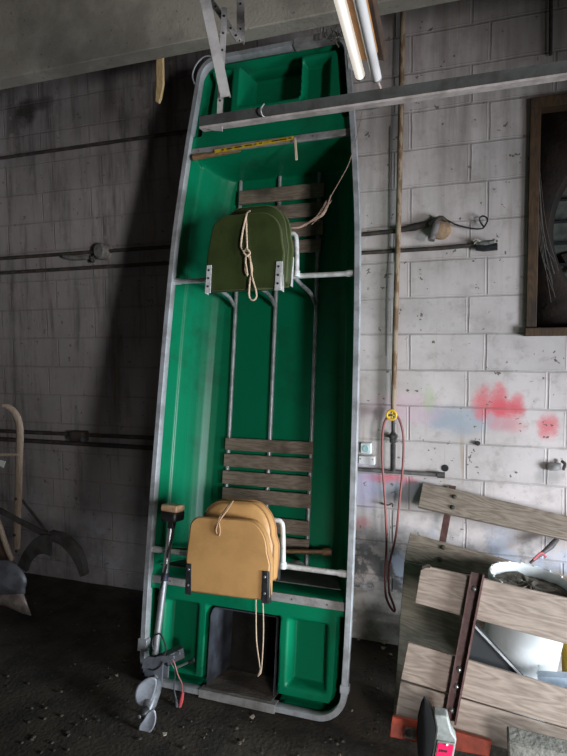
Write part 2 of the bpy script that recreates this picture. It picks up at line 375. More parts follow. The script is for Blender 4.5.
def hullz(x, v, t, tv):
    deck = -0.022-0.012*smooth(0, .03, np.minimum(t, tv))
    # a low raised rim round each small well
    z = np.zeros_like(x)+deck
    for (x0, x1, v0, v1, d, s) in WELLS:
        inn = smooth(x0-s, x0+s, x)*(1-smooth(x1-s, x1+s, x))*smooth(v0-s, v0+s, v)*(1-smooth(v1-s, v1+s, v))
        z = z-d*inn
    m_ = np.minimum(t, tv)
    z = z-.11*smooth(.002, .010, m_)*(1-smooth(.040, .055, m_))*np.maximum(1-smooth(.42, .45, v), smooth(2.86, 2.89, v))
    e = smooth(.505, .55, v)*(1-smooth(2.735, 2.785, v))
    tb = np.minimum(np.clip(v-.52, 0, 9), np.clip(2.77-v, 0, 9))
    tt = t-0.035*np.exp(-tb/0.07)*smooth(0, .1, t)
    return z*(1-e)+np.interp(tt, PT, PZ)*e
def build_hull():
    side = np.concatenate([np.arange(0, .05, .003), np.arange(.05, .2, .006)]); mid = np.linspace(-1, 1, 130)[1:-1]
    rows = np.concatenate([np.arange(V0+RW*.6, .6, .006), np.arange(.6, 2.7, .05), np.arange(2.7, V1-RW*.6, .006)])
    ns = len(side); nc = 2*ns+len(mid); mb = MB(); VV = []
    for v in rows:
        rb = .14-RW; vi0 = V0+RW*.6; vi1 = V1-RW*.6; h = hw(v)-RW*.7
        if v < vi0+rb: h -= rb-math.sqrt(max(rb*rb-(rb-(v-vi0))**2, 0))
        rt = .12-RW
        if v > vi1-rt: h -= rt-math.sqrt(max(rt*rt-(rt-(vi1-v))**2, 0))
        inner = h-.2
        xs = np.concatenate([CX-h+side, CX+mid*(h-side[-1]), CX+h-side[::-1]])
        t = h-np.abs(xs-CX); tv = np.full_like(xs, min(v-vi0, vi1-v))
        zs = hullz(xs, np.full_like(xs, v), t, tv)
        VV += [(float(a), float(v), float(b)) for a, b in zip(xs, zs)]
    nr = len(rows)
    mb.faces(VV, [(i*nc+j, i*nc+j+1, (i+1)*nc+j+1, (i+1)*nc+j) for i in range(nr-1) for j in range(nc-1)])
    return mb
GREEN = M('green_boat_plastic', (0.0, 0.150, 0.066), 0.38, c2=(0.006, 0.075, 0.036), nscale=4, lo=0.47, hi=0.80, c3=(0.22, 0.30, 0.20), n3=34, lo3=0.715, hi3=0.76, bump=0.03, bscale=90, spec=0.32)
hull = build_hull().build('hull', GREEN, boat, BF, solid=0.006, soff=0, angle=1.2)
# gunwale: aluminium extrusion swept round the rim
o_, i_ = outline(0), outline(RW)
o2, i2 = outline(-0.004), outline(RW+0.002)
mb = MB()
secs = [[(x, y, .004) for x, y in outline(0.003)], [(x, y, .004) for x, y in outline(RW-.003)], [(x, y, -.002) for x, y in i_], [(x, y, -.03) for x, y in i_], [(x, y, -.046) for x, y in outline(RW-.004)], [(x, y, -.046) for x, y in outline(0.004)], [(x, y, -.002) for x, y in o_]]
n = len(secs[0]); Vr = [p for s in secs for p in s]; ks = len(secs)
mb.faces(Vr, [(a*n+k, a*n+(k+1) % n, ((a+1) % ks)*n+(k+1) % n, ((a+1) % ks)*n+k) for a in range(ks) for k in range(n)])
mb.build('gunwale_rail', ALU, boat, BF)
# splice plates and corner caps on the rail
def plate(pts, z0, z1, name='splice_plate', mat=ALU):
    return MB().prism([(x, y, z0) for x, y in pts], (0, 0, z1-z0)).build(name, mat, boat, BF, bevel=.002)
plate([(-.17, V0-.006), (.22, V0-.006), (.22, V0+.033), (-.17, V0+.033)], -.048, .008, mat=ALUD)
plate([(-.515+.02-.03, .14), (-.505+.03, .14), (-.505+.03, .20), (-.525, .20)], -.03, .008)
plate([(.52, .13), (.559, .13), (.559, .165), (.52, .165)], -.03, .008)
plate([(.15, 3.268), (.38, 3.268), (.38, 3.312), (.15, 3.312)], -.04, .009, mat=ALUD)
plate([(.447, 3.09), (.475, 3.09), (.465, 3.17), (.437, 3.17)], -.01, .009, 'white_patch', WHITE_TUBE)
# bow corner wire loop
MB().tube([bp(194.5, 84, .006), bp(192.5, 76, .012), bp(195, 67, .014), bp(200.5, 59.5, .014), bp(207, 56, .012), bp(216, 57.5, .006)], .004, 6, smooth=5).build('corner_handle', ALU, boat, BF)
# edge strips on the two decks
def hstrip(v0, v1, z0, z1, name='deck_strip'):
    vm = (v0+v1)/2; h = hw(vm)-RW*.6
    return MB().box((CX, vm, (z0+z1)/2), (2*h, v1-v0, z1-z0)).build(name, ALUD, boat, BF, bevel=.003)
hstrip(.472, .512, -.04, -.024); hstrip(2.760, 2.796, -.04, -.024)
for v in (.492, 2.778):
    for x in (-.38, -.16, .05, .27, .44):
        MB().lathe((x, v, -.025), [(.004, 0), (.004, .003), (.002, .005)], seg=10).build('rivet', DGREY, boat, BF)
# raised lettering moulded above the middle well: slanted strokes, worn
lt = MB(); lx = -.10
for k in range(8):
    w_ = .020; s_ = .008
    lt.bar((lx, .425, -.033), (lx+s_, .452, -.033), .004, .005, (1, 0, 0))
    if k % 3 != 2: lt.bar((lx+s_+w_*.5, .425, -.033), (lx+s_*1.2, .452, -.033), .004, .005, (1, 0, 0))
    if k % 2: lt.bar((lx+.002, .437, -.033), (lx+w_*.7, .437, -.033), .004, .005, (0, 1, 0))
    lx += .027
lt.build('moulded_lettering', GREEN, boat, BF)
# black liner in the middle well of the stern
ln = MB(); ln.prism([(-.150, .03, -.03), (-.148, .36, -.028), (-.146, .385, -.05), (-.14, .385, -.28), (-.14, .03, -.28)], (.004, 0, 0)); ln.box((.02, .385, -.175), (.33, .005, .21)); ln.box((.190, .21, -.165), (.005, .36, .22))
ln.build('well_liner', M('black_rubber_liner', (0.05, 0.055, 0.065), 0.5, c2=(0.02, 0.02, 0.023), nscale=8, bump=0.15), boat, BF)
MB().box((.02, .19, -.292), (.345, .35, .012)).build('well_mat', M('muddy_mat', (0.012, 0.011, 0.010), 0.95, c2=(0.02, 0.018, 0.015), nscale=12, bump=0.3, spec=0.1), boat, BF)
MB().box((.02, .020, -.15), (.345, .006, .27)).build('transom_board', M('muddy_board', (0.15, 0.12, 0.09), 0.9, c2=(0.07, 0.055, 0.042), nscale=10, bump=0.4), boat, BF)
MB().prism([(-.455, .558, -.045), (.495, .558, -.045), (.41, .558, -.315), (-.37, .558, -.315)], (0, .005, 0)).build('bulkhead_panel', M('dusty_dark_panel', (0.055, 0.055, 0.048), 0.85, c2=(0.03, 0.032, 0.028), nscale=9, c3=(0.11, 0.10, 0.085), n3=30, lo3=.6, hi3=.7), boat, BF)
# tubes on the hull floor
ZT = -.345
for x in (-.252, -.006, .232):
    MB().tube([(x-.012, 2.74, ZT), (x, 2.03, ZT), (x+.006, 1.3, ZT), (x+.010, .58, ZT)], .0115, 12).build('floor_tube', GALV, boat, BF)
# cross tubes and the bent arms beside the seats
for v, m in ((2.05, WHITE_TUBE), (.640, WHITE_TUBE)):
    h = hw(v)-.024
    t = MB(); t.tube([(CX-h, v, -.022), (CX-h+.04, v, -.022), (CX-h+.055, v, -.022), (CX+h-.055, v, -.022), (CX+h-.04, v, -.022), (CX+h, v, -.022)], [.017, .017, .013, .013, .017, .017], 14)
    t.build('cross_tube', m, boat, BF)
    for x in (-.252, -.006, .232):
        MB().tube([(x-.03, v, -.03), (x-.024, v-.012, -.12), (x-.008, v-.03, -.26), (x, v-.07, ZT+.016)], .011, 10, smooth=6).build('brace', GALV, boat, BF)
    MB().tube([(.222, v, -.012), (.220, v+.10, -.004), (.214, v+.185, 0), (.204, v+.205, 0), (.185, v+.212, 0), (.10, v+.212, 0)], .012, 12, smooth=5).build('seat_arm', WHITE_TUBE, boat, BF)
    MB().tube([(.222, v-.01, -.008), (.222, v+.022, -.008)], .017, 12).build('arm_collar', WHITE_TUBE, boat, BF)
# slatted floor boards
SLAT = wood('weathered_floor_board', (0.28, 0.22, 0.165), (0.155, 0.115, 0.082), 0, 1.6, 0.8, dark=(0.08, 0.062, 0.045))
for (a, b) in ((2.585, 2.668), (2.477, 2.557), (2.366, 2.450), (2.272, 2.345), (1.158, 1.226), (1.066, 1.138), (.970, 1.044), (.878, .952), (.735, .812), (.640, .715)):
    dx = random.uniform(-.006, .006)
    MB().box((.001+dx, (a+b)/2, -.325), (.515, b-a, .016)).build('floor_slat', SLAT, boat, BF, bevel=.003)

# ------------------------------------------------------------------ folded seats
def shell_outline(w_, h_, r, r2, taper=0.0, n=9):
    """flat-bottomed shell outline with two big rounded shoulders"""
    P = [(-w_/2+.012, 0), (-w_/2, .012), (-w_/2-taper, h_*.45)]
    hwt = w_/2-.012
    for k in range(n+1):
        t = math.pi/2*k/n; P.append((-hwt+r*(1-math.cos(t)), h_-r*.95+r*.95*math.sin(t)))
    for k in range(n+1):
        t = math.pi/2*(1-k/n); P.append((hwt-r2*(1-math.cos(t)), h_-r2*1.25+r2*1.25*math.sin(t)))
    P += [(w_/2+taper, h_*.45), (w_/2, .012), (w_/2-.012, 0)]
    return P
def cushion(P, cx, v0, zs):
    cy = sum(p[1] for p in P)/len(P); rings = []
    for z, s, dy in zs: rings.append([(cx+p[0]*s, v0+dy+cy+(p[1]-cy)*s, z) for p in P])
    return rings
def make_seat(label, v0, cx, matf, matp, plate_m, holes, rot, wf, hf, wr, hr, rl, rr, name='boat_seat'):
    base = BF @ Vector((cx, v0, 0.02)); R = BR @ Matrix.Rotation(rot, 3, 'Z')
    st = thing(name, label, 'seat', base, R, 'folding boat seats')
    F = WM[st.name]                              # seat frame: x across, y up the boat, z out
    rear = shell_outline(wr, hr, .11, .12, .003); front = shell_outline(wf, hf, rl, rr, .003)
    MB().loft(cushion(rear, .0, .05, [(0, .97, 0), (.006, .995, 0), (.022, 1, 0), (.05, .985, 0), (.075, .93, 0), (.084, .82, 0), (.088, .5, 0)])).build('seat_pan', matf, st, F, angle=1.2)
    MB().tube([(p[0]*1.0, .05+p[1]*1.0, .022) for p in rear], .0055, 8, closed=True).build('pan_piping', matp, st, F)
    MB().tube([(p[0]*.955, .05+hr*.03+p[1]*.955, .068) for p in rear], .005, 8, closed=True).build('pan_piping', matp, st, F)
    MB().loft(cushion(front, .006, 0, [(.092, .5, .008), (.096, .84, .008), (.108, .94, .004), (.135, .99, 0), (.172, 1, 0), (.180, .992, 0), (.184, .975, 0), (.185, .6, 0)])).build('backrest', matf, st, F, angle=.55)
    MB().tube([(.006+p[0]*.995, .001+p[1]*.995,   .176) for p in front], .0045, 8, closed=True).build('backrest_piping', matp, st, F)
    for s in (-1, 1):
        x = .006+s*(wf/2-.016)
        hg = MB(); hg.prism([(x-.016*1, -.012, .186), (x+.014, -.012, .186), (x+.011, .125, .186), (x-.014, .125, .186)], (0, 0, .004))
        hg.prism([(x+s*.014, -.012, .188), (x+s*.012, .125, .188), (x+s*.012, .12, .168), (x+s*.014, -.012, .15)], (s*.004, 0, 0))
        h = hg.build('hinge_bracket', plate_m, st, F, bevel=.001)
        for q in holes: MB().lathe((x-.001, q, .189), [(.0055, 0), (.0055, .003), (.003, .0045)], seg=12).build('rivet', BLACK if plate_m is not BLACK else BOLT, h, F)
    # lower leaf of the hinge on the pan side
    for s in (-1, 1):
        x = s*(wr/2+.003)
        MB().prism([(x, .05, .004), (x, .20, .004), (x, .20, .02), (x, .06, .03), (x, .05, .03)], (s*.004, 0, 0)).build('hinge_leaf', plate_m, st, F, bevel=.001)
    MB().box((0, .14, .004), (.24, .14, .012)).build('base_plate', BLACK if plate_m is BLACK else ALU, st, F, bevel=.002)
    return st, F
OLIVE = M('olive_vinyl', (0.034, 0.048, 0.011), 0.5, c2=(0.024, 0.034, 0.008), nscale=7, bump=0.12, bscale=140)
OLIVEP = M('pale_olive_piping', (0.085, 0.095, 0.04), 0.5)
TAN = M('tan_vinyl', (0.52, 0.28, 0.10), 0.5, c2=(0.44, 0.235, 0.082), nscale=6, c3=(0.25, 0.13, 0.05), n3=26, lo3=0.66, hi3=0.74, bump=0.08, bscale=140)
TANP = M('brown_tan_piping', (0.30, 0.15, 0.055), 0.5)
SEATPLATE = M('seat_plate_aluminium', (0.62, 0.61, 0.60), 0.4, 0.2, c2=(0.45, 0.44, 0.42), nscale=20)
olive, OF = make_seat('olive green folded boat seat tied with cream rope, high in the boat', 1.930, .022, OLIVE, OLIVEP, SEATPLATE, (.02, .06, .10), 0.0, .388, .368, .375, .405, .085, .11)
tan, TF = make_seat('tan folded boat seat with black hinges, low in the boat', .532, .026, TAN, TANP, BLACK, (.03, .10), 0.035, .405, .335, .385, .355, .05, .105)

# ropes and cords
def cord(name, label, cat, px, r, mat, seg=7, sm=5, group=None):
    pts = [BF @ bp(a, b, z) for a, b, z in px]
    return tag(MB().tube(pts, r, seg, smooth=sm).build(name, mat), label, cat, group)
rt_ = thing('rope', 'cream rope knotted round the folded olive green seat', 'rope', BF @ bp(247, 252, .22))
def ropepart(name, px, r=.0045):
    MB().tube([BF @ bp(a, b, z) for a, b, z in px], r, 7, smooth=6).build(name, ROPE, rt_)
ropepart('strand', [(250, 211, .13), (247, 214, .20), (243, 230, .214), (241, 246, .216), (244, 252, .218)])
ropepart('strand', [(246, 214, .20), (246.5, 232, .214), (247, 245, .216), (247, 252, .218)])
ropepart('knot', [(244, 251, .216), (247, 249, .228), (250, 253, .222), (247, 256, .226), (244, 253, .224)], .005)
ropepart('loop', [(246, 254, .22), (245.5, 270, .218), (247.5, 275, .220), (246, 264, .222)])
ropepart('loop', [(248, 254, .22), (252, 268, .218), (250, 280, .218), (249, 295, .216), (252, 300, .216), (256, 298, .216), (256, 291, .216), (252, 276, .22), (250, 256, .222)])
tc_ = thing('cord', 'brown tie cord knotted over the folded tan seat', 'cord', BF @ bp(218, 525, .22))
TC = M('tan_cord', (0.42, 0.26, 0.15), 0.85, bump=0.3, bscale=300)
for nm, px in (('strand', [(233, 501, .10), (228, 509, .17), (222, 517, .208), (218, 523, .212)]), ('strand', [(231, 502, .10), (225, 510, .17), (220, 517, .208), (218, 523, .212)]),
               ('tail', [(218, 523, .214), (216, 530, .212), (217, 534, .210)]), ('tail', [(219, 523, .214), (220, 531, .212), (219, 536, .210)])):
    MB().tube([BF @ bp(*p) for p in px], .0035, 7, smooth=5).build(nm, TC, tc_)
cord('cord', 'pale cord looped below the tan seat, hanging over the black stern well', 'cord',
     [(256, 590, .05), (256, 610, .035), (256.5, 640, .03), (259, 660, .03), (261, 671, .028), (262.5, 655, .03), (263.5, 630, .032), (263, 604, .035), (262.5, 590, .05)], .0028, ROPE)
MB_ = MB().tube([BF @ bp(261, 668, .03), BF @ bp(260, 673, .028), BF @ bp(258, 676, .026)], [.005, .007, .004], 7)
tag(MB_.build('rope_scrap', ROPE), 'small cream knot of cord over the black stern well', 'cord')
FR = M('frayed_jute', (0.34, 0.22, 0.16), 0.95, c2=(0.22, 0.14, 0.10), nscale=60, bump=0.5, bscale=300)
fr = thing('frayed_rope', 'frayed brown rope sagging from the pipe to the olive seat', 'rope', BF @ bp(330, 200, .06))
MB().tube([BF @ bp(362, 112, -.05), BF @ bp(356, 140, .03), BF @ bp(349, 163, .03), BF @ bp(343, 175, .02), BF @ bp(331, 196, 0)], .0022, 6, smooth=5).build('strand', FR, fr)
MB().tube([BF @ bp(331, 195, 0), BF @ bp(327, 206, 0), BF @ bp(322, 214, .0), BF @ bp(313, 220, .0), BF @ bp(300, 227, .02), BF @ bp(291, 228, .04)], [.003, .007, .012, .006, .006, .003], 8, smooth=5).build('frayed_end', FR, fr)
for k in range(4):
    a = bp(329+random.uniform(-3, 3), 203+random.uniform(-3, 3), .01); b = bp(306+random.uniform(-6, 6), 224+random.uniform(-4, 4), .015+random.uniform(0, .02))
    MB().tube([BF @ a, BF @ ((a+b)/2+Vector((.008, -.012, .005))), BF @ b], .0014, 5, smooth=5).build('fibre', FR, fr)

# ------------------------------------------------------------------ sticks lying in the boat
ys = thing('marking_stick', 'yellow stick with black markings along the upper deck strip', 'stick', BF @ bp(255, 144, -.01))
a, b = BF @ bp(214.5, 151.5, -.018), BF @ bp(293, 138, -.018); bn = BR @ Vector((0, 0, 1))
YEL = M('yellow_enamel', (0.62, 0.40, 0.02), 0.5, c2=(0.4, 0.25, 0.02), nscale=25)
MB().bar(a, b, .018, .006, BR @ Vector((0, 1, 0))).build('stick_body', YEL, ys, bevel=.001)
for t0, t1 in ((.10, .13), (.16, .24), (.27, .36), (.40, .49), (.52, .55), (.58, .62), (.74, .92), (.95, .98)):
    MB().bar(a.lerp(b, t0)+bn*.0035, a.lerp(b, t1)+bn*.0035, .006, .0012, BR @ Vector((0, 1, 0))).build('black_marking', BLACK, ys)
wood_l = wood('pale_raw_wood', (0.72, 0.58, 0.42), (0.55, 0.42, 0.28), 2, 2.0)
tag(MB().bar(BF @ bp(295, 138, .0), BF @ bp(296.5, 160, .02), .012, .006, (1, 0, 0)).build('wood_peg', wood_l, bevel=.002), 'short pale wooden peg hanging at the end of the yellow stick', 'peg')
bs = thing('paddle', 'dark wooden paddle end poking out under the yellow stick', 'paddle', BF @ bp(193, 157, -.03))
WD = wood('old_brown_wood', (0.24, 0.13, 0.06), (0.11, 0.06, 0.03), 0, 2.0)
MB().tube([BF @ bp(193, 157.5, -.02), BF @ bp(210, 155, -.03), BF @ bp(240, 150, -.05)], [.018, .014, .011], 10).build('shaft', WD, bs)
MB().lathe(BF @ bp(192.8, 157.5, -.02), [(.010, -.006), (.018, -.001), (.018, .004)], axis=((BF @ bp(210, 155, -.03))-(BF @ bp(193, 157.5, -.02))), seg=14).build('end_knob', BLACK, bs)
pd = thing('paddle', 'brown wooden paddle laid across the boat behind the tan seat', 'paddle', BF @ Vector((0, .66, -.2)))
pa, pb = bp(150.5, 549.5, -.03), bp(331, 552, -.29)
MB().tube([BF @ pa, BF @ pa.lerp(pb, .5), BF @ pb], .011, 12).build('shaft', WD, pd)
MB().lathe(BF @ pb, [(.012, -.05), (.020, -.035), (.020, .0), (.012, .006)], axis=(BF @ pb)-(BF @ pa), seg=12).build('grip', WD, pd)

# ------------------------------------------------------------------ trolling motor
tm = thing('trolling_motor', 'trolling motor with two blade propeller clamped to the low end of the boat', 'motor', BF @ bp(156, 660, .1))
CHROME = M('satin_tube', (0.62, 0.62, 0.63), 0.28, 0.75, c2=(0.48, 0.48, 0.5), nscale=15)
sa, sb = BF @ bp(155, 654, .10), BF @ bp(172, 520, .06)
MB().tube([sa, sb], .0155, 16).build('shaft', CHROME, tm)
MB().tube([sa.lerp(sb, .54), sa.lerp(sb, .60)], .0185, 14).build('depth_collar', M('navy_band', (0.03, 0.04, 0.10), 0.4), tm)
hd = BF @ bp(173, 512, .065); hr = BR @ Matrix.Rotation(-.03, 3, 'Z')
hp = MB().box(hd+BR @ Vector((.0, -.018, 0)), (.085, .05, .10), hr).build('control_head', BLACK, tm, bevel=.012)
MB().box(hd+BR @ Vector((.003, .022, .01)), (.092, .034, .085), hr).build('head_lid', M('tan_lid', (0.52, 0.33, 0.19), 0.5, c2=(0.42, 0.25, 0.14), nscale=14), tm, bevel=.008)
MB().tube([hd+BR @ Vector((0, -.04, 0)), sb+(sa-sb)*.06], .020, 12).build('head_neck', BLACK, tm)
cb = [hd+BR @ Vector((.012, -.05, .02)), BF @ bp(173, 535, .085), BF @ bp(168, 552, .085), BF @ bp(167, 562, .08), BF @ bp(163, 580, .10), BF @ bp(158, 600, .09)]
MB().tube(cb, .0055, 8, smooth=5).build('cable', BLACK, tm)
QUAD = M('grey_quadrant_plastic', (0.13, 0.135, 0.15), 0.45, c2=(0.09, 0.095, 0.105), nscale=20)
# tilt bracket: toothed quadrant plates
def quad_plate(z0, z1, k=1.0):
    c = bp(159, 664, .11); P = []
    px = [(149, 655), (158, 655.5), (163, 654), (176, 654), (177, 657), (165.5, 662), (164.5, 681), (158, 681.5)]
    for q in px: P.append(bp(*q, .11))
    for i in range(9):                                    # toothed curved edge
        t = i/8; ang = math.radians(250-110*t); rr = .062 if i % 2 else .056
        pass
    edge = [(155.5, 680), (153.8, 677.5), (153.8, 680.5), (151.5, 676), (150.5, 678.3), (149, 673.5), (147.6, 675), (147, 670), (145.4, 671), (145.8, 666.5), (144.2, 666.6), (145.3, 662), (144, 661), (146.3, 658.4)]
    for q in edge: P.append(bp(*q, .11))
    return [(p.x, p.y, z0) for p in P], z1-z0
P, dz = quad_plate(.125, .135); MB().prism(P, (0, 0, dz)).build('tilt_quadrant', QUAD, tm, BF, bevel=.0015)
P, dz = quad_plate(.07, .08); MB().prism(P, (0, 0, dz)).build('tilt_quadrant', QUAD, tm, BF, bevel=.0015)
ctr = bp(153.5, 660, .10)
arc = [Vector(bp(x, y, .136)) for x, y in ((149.5, 669), (153.5, 670), (158, 668), (161.5, 664.5), (162.5, 661))]
MB().tube([BF @ p for p in arc], .0035, 8, smooth=4).build('curved_slot', BLACK, tm)
MB().lathe(BF @ bp(145, 666, .10), [(.012, -.02), (.02, -.016), (.022, .0), (.02, .016), (.012, .02)], axis=BR @ Vector((0.2, 1, 0)), seg=12).build('knob', BLACK, tm)
MB().lathe(BF @ bp(144.5, 671, .10), [(.012, -.018), (.018, -.014), (.018, .014), (.012, .018)], axis=BR @ Vector((0.5, 1, 0)), seg=12).build('knob', BLACK, tm)
cl = MB(); ca = bp(164, 660, .10); cb2 = bp(180, 656, .06)
cl.bar(BF @ Vector((ca.x, ca.y, .10)), BF @ Vector((cb2.x-.01, cb2.y+.008, .02)), .055, .05, BR @ Vector((0, 1, 0)))
cl.build('clamp', BLACK, tm, bevel=.006)
MB().tube([BF @ bp(176, 668, .03), BF @ bp(190, 661.5, .03)], .0055, 10).build('clamp_screw', BOLT, tm)
MB().tube([BF @ bp(189, 662, .03), BF @ bp(194, 660, .03)], .009, 10).build('clamp_handle', BLACK, tm)
# motor pod and propeller under the bracket
GREYP = M('worn_grey_casting', (0.20, 0.205, 0.215), 0.4, 0.2, c2=(0.10, 0.10, 0.105), nscale=18)
z_b = at_z(147, 732, .02).y
pc = at_y(156, 683, 2.20); pe = at_y(147.5, 711, 2.10)
MB().tube([pc+(pc-pe)*.15, pc, pc.lerp(pe, .3), pc.lerp(pe, .75), pe], [.012, .030, .034, .032, .022], 18).build('motor_pod', GREYP, tm)
MB().tube([BF @ bp(156, 668, .105), pc], .014, 14).build('lower_shaft', GREYP, tm)
ax = (pe-pc).normalized()
hub = pe+ax*.012+Vector((-.006, -.02, .012))
MB().lathe(hub, [(.006, -.03), (.020, -.026), (.021, .0), (.018, .012), (.010, .018)], axis=Vector((-.25, -.9, -.1)), seg=16).build('propeller_hub', BLACK, tm)
MB().lathe(hub+Vector((-.005, -.018, -.002)), [(.009, -.004), (.009, .004), (.004, .007)], axis=Vector((-.25, -.9, -.1)), seg=12).build('propeller_nut', BOLT, tm)
BLADE = M('pale_grey_blade', (0.40, 0.42, 0.46), 0.35, 0.1, c2=(0.28, 0.29, 0.32), nscale=14)
def blade(pts, yoff, cup, twist):
    """broad spoon-shaped blade from pixel outline, cupped and twisted about its length"""
    o3 = [at_y(a, b, hub.y-.012+yoff) for a, b in pts]; c = sum(o3, Vector())/len(o3); rings = []
    d0 = (hub-c); d0.y = 0; d0.normalize(); sd = Vector((d0.z, 0, -d0.x))
    for s in (1, .85, .6, .3, .05):
        ring = []
        for p in o3:
            q = c+(p-c)*s; k = (q-c).dot(sd); ring.append(q+Vector((0, cup*(1-s*s)+twist*k, 0)))
        rings.append(ring)
    mb = MB(); mb.loft(rings, cap=False); mb.bm.faces.new([v for v in mb.bm.verts][-len(o3):])
    return mb
def smooth_loop(pts, n=4):
    P = [Vector((a, b, 0)) for a, b in pts]; out = []
    for i in range(len(P)):
        p0, p1, p2, p3 = P[i-1], P[i], P[(i+1) % len(P)], P[(i+2) % len(P)]
        for k in range(n):
            t = k/n; q = 0.5*((2*p1)+(p2-p0)*t+(2*p0-5*p1+4*p2-p3)*t*t+(3*p1-p0-3*p2+p3)*t**3); out.append((q.x, q.y))
    return out
blade(smooth_loop([(149, 704), (143, 705.5), (137.5, 702), (136, 694), (138.5, 685), (145, 679), (152, 677.5), (156, 681), (155, 690), (152, 699)]), .055, .006, -.12).build('propeller_blade', BLADE, tm, solid=.004)
blade(smooth_loop([(149, 711), (154, 710), (156, 717), (154.5, 726), (150, 732.5), (144, 734), (139.5, 731), (140, 725), (144, 719)]), -.012, .006, .04).build('propeller_blade', BLADE, tm, solid=.004)
# battery leads
ld = MB(); 
MB().tube([BF @ bp(163, 655, .12), BF @ bp(170, 662, .13), BF @ bp(175, 672, .12), BF @ bp(174, 688, .10), BF @ bp(176.5, 700, .09)], .003, 7, smooth=5).build('battery_lead', DGREY, tm)
MB().tube([BF @ bp(165, 655, .12), BF @ bp(173, 660, .13), BF @ bp(178, 675, .12), BF @ bp(182, 684, .10), BF @ bp(182, 694, .09)], .003, 7, smooth=5).build('battery_lead', M('dusty_red_cable', (0.30, 0.10, 0.09), 0.5), tm)
MB().tube([BF @ bp(154, 652, .11), BF @ bp(152, 643, .12), BF @ bp(154, 636, .12), BF @ bp(160, 634, .13), BF @ bp(164, 641, .13), BF @ bp(166, 650, .13), BF @ bp(163, 658, .13)], .004, 7, smooth=5).build('cable', BLACK, tm)
MB().tube([BF @ bp(176.5, 699, .09), BF @ bp(177, 706, .09), BF @ bp(178.5, 712, .085)], [.007, .009, .005], 8).build('black_clip', DGREY, tm)
MB().tube([BF @ bp(183, 692, .09), BF @ bp(181.5, 700, .09), BF @ bp(179, 711, .085)], [.006, .010, .005], 8).build('red_clip', M('red_clip_plastic', (0.50, 0.07, 0.08), 0.45), tm)
MB().tube([BF @ bp(178.5, 710, .085), BF @ bp(178.5, 716, .085)], .005, 8).build('clip_jaw', M('brass_jaw', (0.45, 0.28, 0.14), 0.4, 0.5), tm)

# ------------------------------------------------------------------ overhead steelwork
LIP = M('bounce_lit_flange', (0.42, 0.37, 0.345), 0.7, 0.0, c2=(0.26, 0.23, 0.21), nscale=14)  # paler colour stands in for floor bounce light on the underside
tr = thing('steel_track', 'long grey angle iron hung across the top of the boat', 'steel bar', at_y(200, 124, 1.8))
TA, TB = at_y(199, 123, 1.8), at_y(640, 54, 1.8); tz = TA.z
rl = MB(); x0, x1 = TA.x, 0.9
pr_ = [(1.80, tz+.017), (1.80, tz-.014), (1.775, tz-.020), (1.772, tz-.026), (1.805, tz-.022), (1.808, tz+.017)]
rl.prism([(x0, y, z) for y, z in [(1.80, tz+.022), (1.80, tz-.019), (1.806, tz-.019), (1.806, tz+.022)]], (x1-x0, 0, 0))
rl.build('angle_rail', STEEL, tr)
MB().prism([(x0+.01, y, z) for y, z in [(1.782, tz-.019), (1.782, tz-.026), (1.816, tz-.026), (1.816, tz-.019)]], (x1-x0-.01, 0, 0)).build('bottom_flange', LIP, tr)
MB().tube([at_y(264, 104, 1.796), at_y(261, 109, 1.785), at_y(262, 115, 1.79), at_y(266, 118, 1.80)], .0025, 6, smooth=4).build('wire_tie', GALV, tr)
def strut(name, p0, p1, wdt, holes, label, thk=.004):
    t = thing(name, label, 'steel strut', p1)
    mb = MB(); d = (p1-p0).normalized(); sd = (_rt-d*_rt.dot(d)).normalized(); t_ = d.cross(sd)
    mb.prism([p0+sd*wdt/2, p0-sd*wdt/2, p1-sd*wdt/2, p1+sd*wdt/2], t_*thk)
    mb.prism([p0+sd*wdt/2, p0+sd*(wdt/2-thk), p1+sd*(wdt/2-thk), p1+sd*wdt/2], t_*wdt*.7 if t_.y > 0 else -t_*wdt*.7)
    mb.build('angle_bar', GALVD, t)
    L_ = (p1-p0).length; nrm = t_ if t_.y < 0 else -t_
    for k in range(holes):
        c = p0+(p1-p0)*((k+.5)/holes)
        MB().lathe(c+nrm*(.0045 if t_.y < 0 else .0015), [(.0042, 0), (.0042, .001)], axis=nrm, seg=10).build('slot_hole', BLACK, t)
    return t
GALVD = M('dusty_galvanised', (0.36, 0.34, 0.325), 0.6, 0.2, c2=(0.24, 0.22, 0.21), nscale=14, bump=0.1)
strut('steel_hanger', at_y(202, -16, 1.70), at_y(225.5, 97, 1.78), .033, 0, 'wide plain steel bar slanting down to the left end of the angle iron')
strut('steel_hanger', at_y(224.5, 8, 1.82), at_y(219, 126, 1.82), .018, 7, 'narrow slotted steel hanger holding the left end of the angle iron')
strut('steel_brace', at_y(203, -10, 1.86), at_y(238.5, 40, 1.86), .019, 7, 'short perforated steel brace slanting down to the right')
strut('steel_hanger', at_y(240.5, -8, 1.90), at_y(240.5, 42, 1.90), .026, 2, 'dark upright steel post ending just below the concrete beam')
MB().prism([at_y(206, 128, 1.79), at_y(222, 125.5, 1.79), at_y(222, 131, 1.79), at_y(214, 130.5, 1.79)], (0, .006, 0)).build('end_gusset', GALVD, tr)

